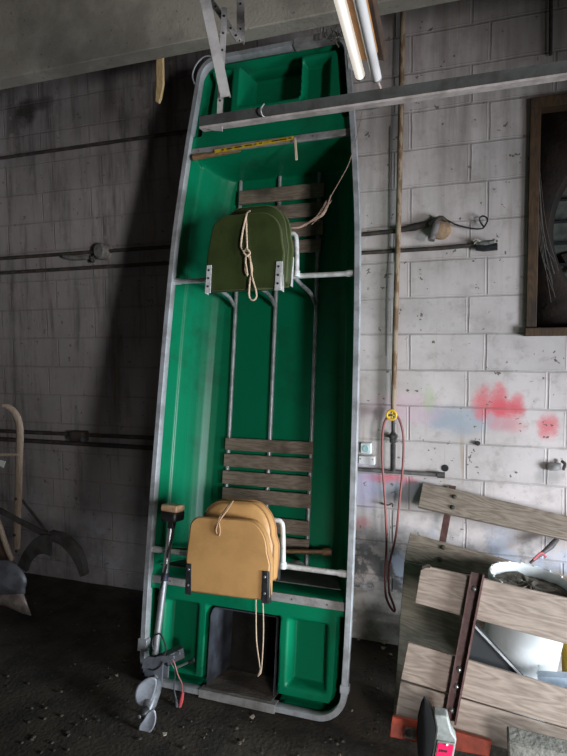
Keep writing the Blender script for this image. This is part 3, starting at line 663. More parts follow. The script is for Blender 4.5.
# fluorescent fixture pointing out of the wall
fx = thing('fluorescent_fixture', 'old twin fluorescent fixture with one lit tube hanging above the angle iron', 'light fixture', at_y(371, 78, 1.98))
lit = lamp_mat('lit_fluorescent_tube', (1.0, 0.92, 0.80), 0.6)
dull = M('unlit_fluorescent_tube', (0.72, 0.71, 0.70), 0.25)
ea, eb = at_y(360, 75, 1.98), at_y(376.5, 77, 1.98)
na, nb = at_y(340, 0, 1.60), at_y(359.5, 0, 1.60)
dirn = Vector((0, -1, 0))
da = na-ea; db = nb-eb
def ext(e, d, L_): return e+d.normalized()*L_
r_t = .017
zt = (ea.z+eb.z)/2
for e, d, mt, nm in ((ea, da, lit, 'lit_tube'), (eb, db, dull, 'dark_tube')):
    t = MB().tube([e, ext(e, d, 1.2)], r_t, 18).build(nm, mt, fx)
    MB().tube([e-d.normalized()*.012, e+d.normalized()*.006], .0165, 16).build('end_cap', ALUD, fx)
    MB().tube([e-d.normalized()*.022, e-d.normalized()*.012], .011, 10).build('lamp_holder', WHITE_TUBE, fx)
mid = (ea+eb)/2; md = (da.normalized()+db.normalized()).normalized(); sx = (eb-ea).normalized(); upv = sx.cross(md); upv = upv if upv.z > 0 else -upv
WARM = M('varnished_reflector', (0.50, 0.25, 0.09), 0.5, c2=(0.4, 0.2, 0.07), nscale=9)
MB().prism([mid+md*.07+sx*q+upv*w_ for q, w_ in ((-.018, .012), (.018, .012), (.030, .045), (-.030, .045))], md*1.15).build('reflector_ridge', WARM, fx)
MB().prism([mid+md*.02+sx*q+upv*w_ for q, w_ in ((-.048, .045), (.046, .045), (.046, .075), (-.048, .075))], md*1.2).build('fixture_body', RUST, fx, bevel=.003)
MB().tube([eb-db.normalized()*.015, eb-db.normalized()*.03+Vector((.012, 0, -.03)), eb+Vector((.016, .02, -.055))], .005, 7, smooth=4).build('lamp_lead', M('pinkish_lead', (0.5, 0.36, 0.34), 0.6), fx)

# wooden splinter hanging under the beam
sp_y = 2.712
tag(MB().prism([at_y(*q, sp_y) for q in ((156, 40), (162.5, 40), (163, 84), (160.5, 98), (158.5, 103), (155, 101), (156, 84))], (0, .018, 0)).build('wood_splinter', wood('fresh_splintered_wood', (0.62, 0.44, 0.22), (0.42, 0.27, 0.12), 2, 3.0), bevel=.003),
    'pale splintered board end hanging under the concrete beam', 'board')

# ------------------------------------------------------------------ pipes and wiring on the wall
def wallpipe(name, label, pts, r, mat, cat='pipe', group=None, sm=0, seg=12):
    return tag(MB().tube(pts, r, seg, smooth=sm).build(name, mat), label, cat, group)
CY = WY-.022
OLDPIPE = M('flaking_painted_pipe', (0.30, 0.22, 0.15), 0.75, c2=(0.16, 0.09, 0.045), nscale=9, lo=.45, hi=.55, stretch=(3, 3, 1), bump=0.3)
wallpipe('water_pipe', 'tall rusty painted pipe running up the block wall right of the boat', [(-.402, WY-.045, 3.95), (-.408, WY-.045, 3.49), (-.424, WY-.045, 2.48), (-.437, WY-.045, 1.93), (-.450, WY-.045, 1.30)], .0155, OLDPIPE)
wallpipe('cable', 'thin dark cable clipped to the wall beside the tall pipe', [(-.478, WY-.008, 2.9), (-.482, WY-.008, 2.30), (-.492, WY-.008, 2.03), (-.497, WY-.008, 1.62)], .003, M('faded_cable', (0.22, 0.19, 0.17), 0.7), 'cable', seg=6)
vt = thing('tap', 'yellow handled tap on the dark lower pipe', 'tap', (-.450, WY-.045, 1.29))
zv = at_y(393, 416, WY-.1).z
dk = M('dark_iron_fitting', (0.06, 0.052, 0.052), 0.6, 0.3, c2=(0.10, 0.085, 0.08), nscale=20)
hw_ = MB(); hc = Vector((-.452, WY-.10, zv+.005))
hw_.tube([hc+Vector((.026*math.cos(k*math.pi/8), 0, .026*math.sin(k*math.pi/8))) for k in range(16)], .007, 8, closed=True)
for k in range(5): hw_.tube([hc, hc+Vector((.026*math.cos(k*1.2566), 0, .026*math.sin(k*1.2566)))], .004, 6)
hw_.build('handwheel', M('yellow_handwheel', (0.70, 0.42, 0.02), 0.45), vt)
MB().tube([hc+Vector((0, -.006, 0)), hc+Vector((0, .055, 0))], .007, 10).build('valve_stem', dk, vt)
MB().tube([(-.450, WY-.045, 1.31), (-.450, WY-.045, 1.10)], .011, 12).build('lower_pipe', dk, vt)
MB().lathe((-.450, WY-.045, 1.16), [(.012, -.035), (.021, -.03), (.021, -.008), (.026, -.004), (.026, .012), (.018, .018), (.012, .03)], seg=14).build('valve_body', dk, vt)
MB().tube([(-.450, WY-.045, 1.165), (-.495, WY-.045, 1.165)], .008, 8).build('side_stub', dk, vt)
MB().tube([(-.450, WY-.045, 1.12), (-.450, WY-.045, .965)], .0145, 12).build('lower_sleeve', dk, vt)
wallpipe('water_pipe', 'short horizontal iron pipe at the foot of the tap', [(-.75, WY-.035, .957), (-.45, WY-.035, .957), (-.18, WY-.035, .957)], .011, M('dull_iron', (0.10, 0.09, 0.088), 0.7, 0.2, c2=(0.16, 0.14, 0.13), nscale=14))
tag(MB().tube([(-.205, WY-.035, .957), (-.165, WY-.035, .957)], .017, 10).build('pipe_coupling', dk), 'iron coupling on the open end of the horizontal pipe', 'pipe fitting')
hs = at_y(389, 412, WY-.10)
HOSE = M('dull_red_hose', (0.26, 0.075, 0.065), 0.55, c2=(0.18, 0.06, 0.055), nscale=12)
hy = WY-.09
tag(MB().tube([at_y(391, 414, hy), at_y(386, 419, hy), at_y(383, 430, hy), at_y(382, 455, hy), at_y(383.5, 480, hy), at_y(385.5, 510, hy), at_y(386.5, 545, hy), at_y(385, 575, hy-.02), at_y(386, 596, hy-.04), at_y(391, 608, hy-.055), at_y(395, 611, hy-.06),
               at_y(393, 603, hy-.045), at_y(389, 590, hy-.03), at_y(389.5, 565, hy-.01), at_y(396, 535, hy), at_y(399, 505, hy), at_y(402.5, 470, hy), at_y(403.5, 440, hy), at_y(401, 424, hy), at_y(397, 416, hy), at_y(394, 414, hy)], .0068, 9, smooth=6).build('hose', HOSE),
    'dull red hose looped over the tap and hanging to the floor ledge', 'hose')
tag(MB().tube([at_y(383, 504, WY), at_y(383, 504, WY-.05), at_y(388, 505, WY-.055), at_y(392.5, 503.5, WY-.05), at_y(392.5, 507, WY-.04)], .004, 8, smooth=3).build('hook', DARKPIPE), 'small iron hook in the wall behind the red hose', 'hook')
# outlet and box
OW = M('white_outlet_plastic', (0.72, 0.78, 0.78), 0.4); ou = thing('outlet', 'square white wall socket with a round face beside the boat', 'socket', at_y(366, 448, WY))
oc = at_y(366.3, 448, WY-.018)
MB().box(oc, (.062, .034, .062)).build('socket_plate', OW, ou, bevel=.004)
MB().lathe(oc+Vector((0, -.016, 0)), [(.019, 0), (.019, .004), (.017, .006)], axis=(0, -1, 0), seg=20).build('socket_face', M('pale_aqua_face', (0.45, 0.66, 0.66), 0.4), ou)
bx = thing('junction_box', 'white rectangular box under the square wall socket', 'electrical box', at_y(367, 459.5, WY))
bc = at_y(367.2, 459.8, WY-.022)
MB().box(bc, (.095, .042, .050)).build('box_cover', M('white_box', (0.66, 0.62, 0.62), 0.45), bx, bevel=.004)
for s in (-1, 1): MB().lathe(bc+Vector((s*.036, -.021, .008)), [(.004, 0), (.003, .002)], axis=(0, -1, 0), seg=8).build('screw', DGREY, bx)
# conduits right of the boat
wallpipe('conduit', 'upper sooty conduit leading to the round lamp box right of the boat', [(-.80, CY, 2.305), (-.45, CY, 2.318), (-.34, CY, 2.332), (-.25, CY, 2.35)], [.012, .012, .02, .016], DARKPIPE, 'conduit')
wallpipe('conduit', 'lower sooty conduit ending in a broken connector right of the boat', [(-.80, CY, 2.208), (-.2, CY, 2.209), (.0, CY, 2.216)], .011, DARKPIPE, 'conduit')
jb = thing('round_box', 'round rusty lamp box with a loose wire on the wall', 'electrical box', at_y(437, 228, WY))
jc = at_y(441, 229, WY-.02)
MB().lathe(jc, [(.055, -.02), (.055, .012), (.047, .02), (.012, .024)], axis=(0, -1, 0), seg=20).build('box_body', M('rusty_box', (0.33, 0.21, 0.12), 0.8, c2=(0.16, 0.10, 0.06), nscale=22, bump=0.3), jb)
MB().tube([at_y(437, 222, WY-.05), at_y(434, 232, WY-.07), at_y(431, 240, WY-.085)], [.018, .022, .020], 12).build('lamp_socket', M('tarnished_socket', (0.28, 0.25, 0.24), 0.4, 0.4, c2=(0.14, 0.12, 0.11), nscale=20), jb)
MB().tube([at_y(430, 226, WY-.045), at_y(440, 218, WY-.05), at_y(447, 221, WY-.045)], [.02, .014, .008], 8, smooth=4).build('strap', DARKPIPE, jb)
MB().tube([at_y(447, 220, WY-.04), at_y(457, 225, WY-.04), at_y(472, 228.5, WY-.035), at_y(482, 228.5, WY-.035), at_y(486, 224, WY-.035), at_y(487.5, 219, WY-.035), at_y(483, 216, WY-.035), at_y(479.5, 218.5, WY-.035), at_y(481, 223, WY-.035), at_y(484, 227, WY-.035)], .0045, 7, smooth=5).build('wire', BLACK, jb)
cnr = thing('cable_connector', 'broken cable connector with bare wire ends at the end of the lower conduit', 'connector', at_y(487, 245, WY))
MB().tube([at_y(476, 247.5, CY-.01), at_y(484, 247.5, CY-.015), at_y(497.5, 246.5, CY-.015)], [.017, .022, .020], 12).build('connector_sleeve', BLACK, cnr)
MB().tube([at_y(476, 243.5, CY-.02), at_y(486, 243, CY-.03), at_y(494, 241.5, CY-.03)], [.008, .015, .010], 10).build('metal_clamp', M('pitted_clamp', (0.22, 0.22, 0.2), 0.5, 0.4, c2=(0.1, 0.1, 0.09), nscale=30), cnr)
for (q, r2, e) in (((473, 241), (477, 239), (481, 244)), ((474, 244), (478, 240.5), (484, 242)), ((493, 243), (497, 239), (499, 243))):
    MB().tube([at_y(*q, CY-.03), at_y(*r2, CY-.035), at_y(*e, CY-.025)], .0025, 6, smooth=4).build('wire_end', M('pale_wire', (0.5, 0.45, 0.36), 0.6), cnr)
# bent pipe stub near the top right of the boat
wallpipe('pipe_stub', 'bent dark pipe stub on the wall under the angle iron', [at_y(346, 108, WY-.05), at_y(366, 107.5, WY-.05), at_y(377, 106, WY-.05), at_y(383, 101, WY-.05), at_y(386, 94, WY-.05)], .011, M('stub_pipe', (0.16, 0.14, 0.125), 0.7, 0.2, c2=(0.04, 0.035, 0.03), nscale=12), 'pipe', sm=4)
wallpipe('pipe', 'dark stained pipe stub high on the wall in the upper right corner', [at_y(551, -8, WY-.02), at_y(550.5, 55, WY-.02)], .009, DARKPIPE)
wallpipe('pipe', 'thin iron pipe low on the wall under the upper wood plank', [at_y(530, 563, WY-.16), at_y(545, 551, WY-.12), at_y(551, 546, WY-.09), at_y(557, 539, WY-.06)], [.006, .012, .016, .013], dk)
tag(MB().tube([at_y(533, 560, WY-.18), at_y(541, 553, WY-.14), at_y(546, 557, WY-.13)], .006, 7, smooth=4).build('pipe_clip', M('red_rag', (0.42, 0.08, 0.09), 0.7)), 'small red clip on the thin iron pipe low on the wall', 'clip')
tag(MB().tube([at_y(478, 444, WY+.01), at_y(478, 443, WY-.02)], .012, 8).build('wall_bolt', DARKPIPE), 'dark bolt head stuck in the wall under the red spray paint', 'bolt')
tag(MB().lathe(at_y(445, 468, WY), [(.020, -.03), (.020, .003), (.010, .0035)], axis=(0, -1, 0), seg=16).build('pipe_sleeve', BLACK), 'round black hole sleeve in the wall above the upper plank', 'pipe sleeve')
# broken block with mortar knob at the right edge
brk = MB().prism([at_y(*q, WY-.004) for q in ((541, 452), (549, 461), (553, 463), (548, 470), (543, 479), (556, 485), (572, 484), (572, 463), (563, 465), (560, 460), (551, 463))], (0, .02, 0))
tag(MB().tube([at_y(549.5, 467, WY-.01), at_y(556, 467, WY-.035), at_y(561.5, 466.5, WY-.04)], [.02, .022, .018], 9).build('pipe_end', M('mortared_stub', (0.6, 0.57, 0.56), 0.9, c2=(0.32, 0.29, 0.28), nscale=20)), 'mortar covered pipe end in a broken block at the right edge', 'pipe')
tag(MB().tube([at_y(561.5, 461, WY-.02), at_y(565, 464, WY-.03), at_y(563, 470, WY-.03)], .008, 8, smooth=3).build('bracket', DARKPIPE), 'dark rusted bracket beside the mortar covered pipe end', 'bracket')

# left half of the wall
PY = WY-.03
wallpipe('conduit', 'highest conduit running along the dark wall left of the boat', [(-4.3, PY, 3.02), (-1.5, PY, 3.02)], .011, DARKPIPE, 'conduit')
wallpipe('conduit', 'conduit through the round box on the dark wall, level with the olive seat', [(-4.3, PY, 2.318), (-1.5, PY, 2.318)], .012, DARKPIPE, 'conduit')
wallpipe('conduit', 'conduit just below the round box on the dark wall', [(-4.3, PY, 2.214), (-1.5, PY, 2.216)], .012, DARKPIPE, 'conduit')
wallpipe('conduit', 'upper of the two low conduits behind the plough handle', [(-4.3, PY, 1.052), (-1.4, PY, 1.080)], .013, DARKPIPE, 'conduit')
wallpipe('conduit', 'lower of the two low conduits behind the plough handle', [(-4.3, PY, .996), (-1.4, PY, 1.008)], .015, DARKPIPE, 'conduit')
rb = thing('round_box', 'round grey box on the conduit of the dark left wall', 'electrical box', at_y(102, 252, WY))
MB().lathe(at_y(103, 251.5, WY-.03), [(.055, -.03), (.055, .03), (.045, .04), (.01, .042)], axis=(-.25, -1, 0), seg=20).build('box_body', M('grey_round_box', (0.20, 0.185, 0.165), 0.8, c2=(0.09, 0.08, 0.07), nscale=24, bump=0.4), rb)
MB().tube([at_y(96, 256, WY-.03), at_y(91, 258, WY-.045), at_y(93.5, 262, WY-.04)], [.014, .016, .012], 10).build('cable_gland', DARKPIPE, rb)
wallpipe('conduit_elbow', 'pale patch of pipe insulation left of the round grey box', [at_y(64, 256.5, WY-.03), at_y(75, 258, WY-.04), at_y(90, 257.5, WY-.03)], [.014, .018, .014], M('chalky_lagging', (0.16, 0.145, 0.13), 0.9, c2=(0.08, 0.07, 0.06), nscale=30), 'pipe')
sw = thing('junction_box', 'dark rectangular box between the two low conduits on the left wall', 'electrical box', at_y(78, 437, WY))
MB().box(at_y(79, 436, WY-.03), (.12, .07, .07)).build('box_body', DARKPIPE, sw, bevel=.008)
MB().lathe(at_y(84, 439.5, WY-.07), [(.016, 0), (.016, .02), (.008, .024)], axis=(0, -1, 0), seg=12).build('box_knob', DGREY, sw)

# ------------------------------------------------------------------ fan in the wall opening
fan = thing('wall_fan', 'rusty louvred exhaust fan framed in old wood at the right edge', 'fan', ((FX0+FX1)/2, WY, FZ0))
OAK = wood('old_window_wood', (0.095, 0.048, 0.019), (0.045, 0.024, 0.012), 2, 1.5, 0.8, dark=(0.025, 0.014, 0.009))
fw_ = .052
MB().box((FX0-.005+fw_/2, WY+.02, (FZ0+FZ1)/2-.006), (fw_, .094, FZ1-FZ0-.062)).build('frame_post', OAK, fan, bevel=.004)
MB().box((FX1-fw_/2, WY+.02, (FZ0+FZ1)/2-.006), (fw_, .094, FZ1-FZ0-.062)).build('frame_post', OAK, fan, bevel=.004)
MB().box(((FX0+FX1)/2, WY+.02, FZ1-.012), (FX1-FX0+.01, .10, .055)).build('frame_head', OAK, fan, bevel=.004)
MB().box(((FX0+FX1)/2, WY+.015, FZ0+.008), (FX1-FX0+.02, .12, .045)).build('frame_sill', OAK, fan, bevel=.004)
fcx, fcz, fr_ = .85, 2.285, .51
pl = MB(); K = 64; yy = WY+.075
sq = []
for k in range(K):
    a = 2*math.pi*k/K; c, s = math.cos(a), math.sin(a); m = max(abs(c)/.575, abs(s)/.585); sq.append((fcx-.01+c/m, yy, (FZ0+FZ1)/2+s/m))
rg1 = [(fcx+fr_*math.cos(2*math.pi*k/K), yy, fcz+fr_*math.sin(2*math.pi*k/K)) for k in range(K)]
rg2 = [(fcx+(fr_-.03)*math.cos(2*math.pi*k/K), yy+.06, fcz+(fr_-.03)*math.sin(2*math.pi*k/K)) for k in range(K)]
pl.loft([sq, rg1, rg2], cap=False)
FANM = M('rusty_fan_plate', (0.030, 0.018, 0.012), 0.75, 0.1, c2=(0.016, 0.011, 0.009), nscale=7, bump=0.25)
pl.build('fan_plate', FANM, fan, solid=.004)
lvm = M('green_grey_louvre', (0.10, 0.11, 0.09), 0.5, 0.3, c2=(0.05, 0.055, 0.045), nscale=10)
for k in range(9):
    z = fcz-.46+.115*k
    MB().box((fcx, WY+.175, z), (1.10, .11, .004), Matrix.Rotation(-.95, 3, 'X')).build('louvre', lvm, fan)
MB().lathe((fcx, WY+.13, fcz), [(.09, -.05), (.10, .0), (.08, .06), (.03, .07)], axis=(0, -1, 0), seg=20).build('fan_hub', BLACK, fan)
for k in range(4):
    a = k*math.pi/2+.5; d = Vector((math.cos(a), 0, math.sin(a))); t_ = Vector((-d.z, 0, d.x)); c0 = Vector((fcx, WY+.12, fcz))
    MB().prism([c0+d*.08+t_*.04+Vector((0, -.02, 0)), c0+d*.08-t_*.04+Vector((0, .02, 0)), c0+d*.44-t_*.10+Vector((0, .03, 0)), c0+d*.45+t_*.06+Vector((0, -.02, 0))], (0, .004, 0)).build('fan_blade', DARKPIPE, fan)
cw = M('cobweb_thread', (0.13, 0.115, 0.10), 0.9)
web = MB()
for k in range(9):
    p0 = Vector((FX0+.05, WY+.03, 2.42+random.uniform(-.1, .25))); p1 = Vector((FX0+.13+random.uniform(-.03, .05), WY+.06, 2.12-random.uniform(0, .22)))
    web.tube([p0, p0.lerp(p1, .5)+Vector((-.015, -.01, -.03)), p1], .0012, 4, smooth=4)
tag(web.build('cobweb', cw), 'grey cobweb threads hanging in the corner of the fan frame', 'cobweb', kind='stuff')
web2 = MB()
for k in range(12):
    p0 = at_y(333+random.uniform(-12, 12), 28+random.uniform(-3, 6), 2.85); p1 = at_y(338+random.uniform(-14, 12), 40+random.uniform(-4, 8), 2.85)
    web2.tube([p0, p0.lerp(p1, .5)+Vector((random.uniform(-.02, .02), -.02, -.02)), p1], .0025, 5, smooth=4)
tag(web2.build('old_nest', M('nest_straw', (0.09, 0.075, 0.055), 0.95)), 'ragged dark nest threads on the top right corner of the boat', 'nest', kind='stuff')

# ------------------------------------------------------------------ wood-look racks at the right
def plane_frame(p0, n, xdir):
    z = n.normalized(); x = (xdir-z*xdir.dot(z)).normalized(); y = z.cross(x)
    return Matrix((x, y, z)).transposed()
PLK = wood('grey_oak_plank', (0.31, 0.245, 0.19), (0.16, 0.12, 0.09), 0, 1.3, 0.55)
PLK2 = wood('pinkish_oak_plank', (0.34, 0.265, 0.21), (0.195, 0.145, 0.11), 0, 1.15, 0.5)
PLK3 = wood('mouldy_plank', (0.20, 0.17, 0.125), (0.11, 0.093, 0.067), 0, 1.2, 0.7, dark=(0.06, 0.058, 0.04))
# rear rack leaning on the wall
rp0 = Vector((0, 2.44, 0)); rn = Vector((0, -1, .84)).normalized()
R_ = lambda px, py: on_plane(px, py, rp0, rn)
rx = R_(567, 515.6)-R_(423.6, 481.8)
rear = thing('plank_rack', 'rear wood-look plank rack leaning on the wall behind the white bucket', 'plank rack', R_(393, 720), plane_frame(rp0, rn, rx), 'leaning plank racks')
def quadboard(px, mat, parent, RR, nrm, thk, name='plank', bev=.003):
    a, b, c, d = [RR(*q) for q in px]
    return MB().prism([a, b, c, d], -nrm*thk).build(name, mat, parent, bevel=bev)
def extend(p, q, x):                          # pixel on the line p-q at column x
    return (x, p[1]+(q[1]-p[1])*(x-p[0])/(q[0]-p[0]))
tr_, br_ = extend((423.6, 481.8), (567, 515.6), 640), extend((419, 506.8), (567, 539.5), 640)
quadboard([(423, 481.8), tr_, br_, (418, 506.8)], PLK, rear, R_, rn, .022)
t2, b2 = extend((410, 532.6), (492, 555), 640), extend((404.5, 560), (487, 577.5), 640)
quadboard([(410, 532.6), t2, b2, (404.5, 560)], PLK, rear, R_, rn, .022)
quadboard([(404.2, 561), (468, 574.5), (456, 738), (392.5, 723)], PLK3, rear, R_, rn, .020)
s_ = rn*-.026
def strapq(px, parent, RR, off, thk, mat=BROWNSTEEL, name='steel_strap'):
    return MB().prism([RR(*q)+off for q in px], -rn*thk).build(name, mat, parent, bevel=.001)
strapq([(449, 483), (456, 484), (440, 572), (433, 571)], rear, R_, s_, .005)
for q in ((454.5, 497), (452.5, 507.5), (443, 547.5), (440, 559.5)):
    MB().lathe(R_(*q), [(.013, 0), (.013, .004), (.009, .009), (.004, .011)], axis=rn, seg=14).build('bolt', DARKPIPE, rear)
# white bucket between the racks
bk = thing('bucket', 'white plastic bucket with dirt in it between the plank racks', 'bucket', (0, 0, 0))
bkc = Vector((.165, 2.68, .012)); RB, ZB = .184, .635
tilt = Matrix.Translation(bkc) @ Matrix.Rotation(math.radians(7), 4, 'Y') @ Matrix.Diagonal((1.04, 1.04, 1.035, 1))
BKM = M('dirty_white_plastic', (0.66, 0.68, 0.68), 0.4, c2=(0.52, 0.53, 0.52), nscale=5, c3=(0.2, 0.18, 0.13), n3=16, lo3=0.64, hi3=0.72)
pf = [(.135, .012), (.140, .02), (.158, .40), (.160, .47), (.172, .475), (.172, .50), (.161, .505), (.164, .58), (.176, .583), (.176, .605), (.170, .610), (.163, .605), (.155, .45), (.135, .03), (.02, .03)]
MB().lathe((0, 0, 0), pf, seg=48, cap1=False).build('bucket_body', BKM, bk, tilt, angle=.5)
dm = MB().lathe((0, 0, 0), [(.162, .555), (.161, .56), (.10, .575), (.05, .57), (.01, .58)], seg=36)
for v in dm.bm.verts: v.co.z += random.uniform(-.008, .012)
dm.build('dirt_fill', M('dirt_in_bucket', (0.16, 0.135, 0.10), 0.95, c2=(0.05, 0.042, 0.03), nscale=18, c3=(0.42, 0.40, 0.36), n3=40, lo3=0.62, hi3=0.68, bump=0.8), bk, tilt)
for k in range(18):
    a = k*2*math.pi/18
    MB().box((math.cos(a)*.168, math.sin(a)*.168, .611), (.008, .012, .006), Matrix.Rotation(a, 3, 'Z')).build('rim_tab', BKM, bk, tilt)
# yellow bucket behind
yb = thing('bucket', 'mustard yellow bucket at the right edge behind the white bucket', 'bucket', (.515, 2.85, 0))
MB().lathe((.515, 2.85, 0), [(.11, .0), (.128, .33), (.135, .33), (.135, .36), (.126, .36), (.105, .03), (.02, .03)], seg=36, cap1=False).build('bucket_body', M('mustard_plastic', (0.42, 0.27, 0.03), 0.5, c2=(0.3, 0.19, 0.03), nscale=8), yb)
# dark sheet with a pale folded edge
fp0 = Vector((0, 2.2, 0)); fn = Vector((0, -1, .30)).normalized()
F_ = lambda px, py: on_plane(px, py, fp0, fn)
gp0 = Vector((0, 2.30, 0)); G_ = lambda px, py: on_plane(px, py, gp0, fn)
ms = thing('metal_sheet', 'dark metal sheet with a pale edge between the front planks', 'metal sheet', G_(480, 700))
MB().prism([G_(*q) for q in ((464, 609), (466, 612), (535, 688), (530, 705), (462, 705))], fn*-.004).build('sheet', M('blackened_sheet', (0.012, 0.013, 0.014), 0.7, 0.0, c2=(0.02, 0.02, 0.02), nscale=8), ms)
MB().bar(G_(456, 606)+fn*.004, G_(535, 690)+fn*.004, .010, .008, fn).build('folded_edge', GALV, ms)
bl = thing('metal_channel', 'pale blue metal channel lying at the right edge below the yellow bucket', 'metal channel', at_y(560, 678, 2.42))
mb = MB(); A0 = at_y(538, 681, 2.42); B0 = at_y(640, 686, 2.42)
mb.bar(A0, B0, .04, .006, (0, 0, 1)); mb.bar(A0+Vector((0, .02, .018)), B0+Vector((0, .02, .018)), .006, .04, (0, 0, 1))
mb.build('channel_body', M('pale_blue_steel', (0.36, 0.43, 0.50), 0.45, 0.2, c2=(0.25, 0.30, 0.36), nscale=8), bl)
# front rack
fxd = F_(567, 597)-F_(422, 565)
front = thing('plank_rack', 'front wood-look plank rack with a brown angle iron upright, right foreground', 'plank rack', F_(392, 720), plane_frame(fp0, fn, fxd), 'leaning plank racks')
t3, b3 = extend((422, 565), (567, 598), 640), extend((414.7, 603), (567, 644.5), 640)
MB().prism([F_(*q) for q in ((424, 568), (430, 566.5), t3, b3, (414.7, 603), (420.5, 570))], -fn*.022).build('plank', PLK2, front, bevel=.003)
m4a, m4b = (400.5, 679.5), extend((400.5, 680), (567, 728.5), 640)
t4, b4 = extend((408, 642), (567, 689.5), 640), extend((394.5, 719), (567, 766), 640)
quadboard([(408, 642), t4, m4b, m4a], PLK2, front, F_, fn, .022)
quadboard([(400.3, 681), (m4b[0], m4b[1]+1.3), b4, (394.5, 719)], PLK2, front, F_, fn, .022)
up = front
an = MB()
an.prism([F_(*q)+fn*.004 for q in ((471, 572), (484, 574.5), (456, 721), (444, 719))], fn*.004)
an.prism([F_(*q)+fn*.004 for q in ((482.5, 574), (484.5, 574.5), (456.5, 721), (454.5, 721))], fn*.045)
an.prism([F_(*q)+fn*.004 for q in ((471, 572), (472.5, 572), (445.5, 719), (444, 719))], fn*.03)
aobj = an.build('angle_upright', BROWNSTEEL, front)
for q in ((474.5, 588.5), (459.5, 669), (457, 686), (452, 709.5)):
    MB().lathe(F_(*q)+fn*.008, [(.012, 0), (.012, .004), (.007, .010), (.003, .012)], axis=fn, seg=14).build('bolt_head', BOLT, aobj)
MB().tube([F_(422, 567)+fn*.002, F_(428, 565)+fn*.003, F_(430.5, 567)+fn*.003], .006, 7).build('rusty_corner', DARKPIPE, front)
# red channel, plough point with pink tag, concrete block
rc = thing('red_channel', 'orange red metal foot with a bolted plate under the front planks', 'metal channel', at_z(400, 735))
q0 = on_plane(390.5, 722, fp0+Vector((0, -.04, 0)), fn); 
C_ = lambda px, py: on_plane(px, py, fp0+Vector((0, -.045, 0)), fn)
MB().prism([C_(*q) for q in ((392, 716.5), (440, 727), (492, 742), (489, 757), (440, 748), (389.5, 737))], -fn*.03).build('channel_body', M('faded_red_enamel', (0.38, 0.055, 0.022), 0.6, c2=(0.20, 0.035, 0.018), nscale=12, c3=(0.12, 0.05, 0.03), n3=30, lo3=.62, hi3=.7), rc, bevel=.003)
pl_ = MB().prism([C_(*q)+fn*.001 for q in ((405, 726), (416, 728.5), (415, 739.5), (404, 737))], fn*.006).build('bolt_plate', M('oxidised_plate', (0.26, 0.24, 0.20), 0.7, c2=(0.14, 0.12, 0.09), nscale=25), rc, bevel=.001)
MB().lathe(C_(409.5, 732.5)+fn*.007, [(.013, 0), (.013, .006), (.005, .008)], axis=fn, seg=6).build('bolt', DARKPIPE, rc)
pp = thing('steel_wedge', 'dark leaf shaped steel point on a grey casting with a pink tag', 'plough point', at_z(430, 756))
dp0 = Vector((0, 2.02, 0)); dn = Vector((.12, -1, .1)).normalized(); D_ = lambda px, py: on_plane(px, py, dp0, dn)
lf = [(424.5, 700), (429, 708), (433, 718), (435.5, 730), (434.5, 742), (431, 756), (428, 770), (421, 770), (417.5, 752), (416.8, 735), (418, 720), (421, 707)]
cent = Vector(); 
for q in lf: cent += D_(*q)
cent /= len(lf)
mb = MB(); r0 = [D_(*q) for q in lf]; mb.loft([[p+dn*-.03 for p in r0], r0, [cent+(p-cent)*.6+dn*.012 for p in r0], [cent+(p-cent)*.1+dn*.018 for p in r0]])
mb.build('steel_point', M('blackened_steel', (0.006, 0.006, 0.006), 0.9, 0.0, spec=0.1), pp)
CAST = M('grey_casting', (0.26, 0.27, 0.25), 0.6, 0.1, c2=(0.16, 0.165, 0.15), nscale=14, bump=0.2)
mb = MB(); mb.prism([D_(*q)+dn*-.01 for q in ((434, 716), (448, 718.5), (452, 734), (457, 741.5), (452, 770), (430, 770), (434.5, 745), (436.5, 731))], dn*-.06)
mb.build('casting', CAST, pp, bevel=.006)
MB().prism([D_(*q)+dn*.0 for q in ((437.5, 741), (455, 744), (449, 775), (432, 772))], dn*-.012).build('tag_backing', CAST, pp, bevel=.001)
MB().prism([D_(*q)+dn*.003 for q in ((438.5, 742.5), (453.5, 745), (448.5, 775), (433, 772))], dn*-.004).build('pink_tag', M('magenta_tag', (0.75, 0.010, 0.085), 0.45), pp)
MB().lathe(D_(447, 743.8)+dn*.004, [(.004, 0), (.004, .003)], axis=dn, seg=10).build('eyelet', M('white_eyelet', (0.8, 0.78, 0.75), 0.5), pp)
tx = MB()
for k, (u0, h0) in enumerate(((0, 3), (1.5, 2.4), (3, 2.6), (4.4, 2.0), (5.6, 2.4), (6.8, 2.2))):
    tx.prism([D_(439.5+u0+.0, 748.4+u0*.18)+dn*.0045, D_(440.5+u0, 748.6+u0*.18)+dn*.0045, D_(440.2+u0, 748.6+u0*.18+h0)+dn*.0045, D_(439.2+u0, 748.4+u0*.18+h0)+dn*.0045], dn*-.001)
tx.build('tag_writing', BLACK, pp)
cbk = thing('concrete_block', 'dusty grey concrete block at the lower right below the planks', 'block', at_y(530, 756, 2.02))
E_ = lambda px, py: on_plane(px, py, Vector((0, 2.02, 0)), Vector((0, -1, .1)).normalized())
MB().prism([E_(*q) for q in ((507.5, 741), (568, 756), (640, 772), (640, 830), (512, 830))], (0, .09, 0)).build('block_body', M('rough_concrete', (0.21, 0.20, 0.17), 0.95, c2=(0.12, 0.115, 0.095), nscale=7, bump=0.5, bscale=60), cbk, bevel=.008)

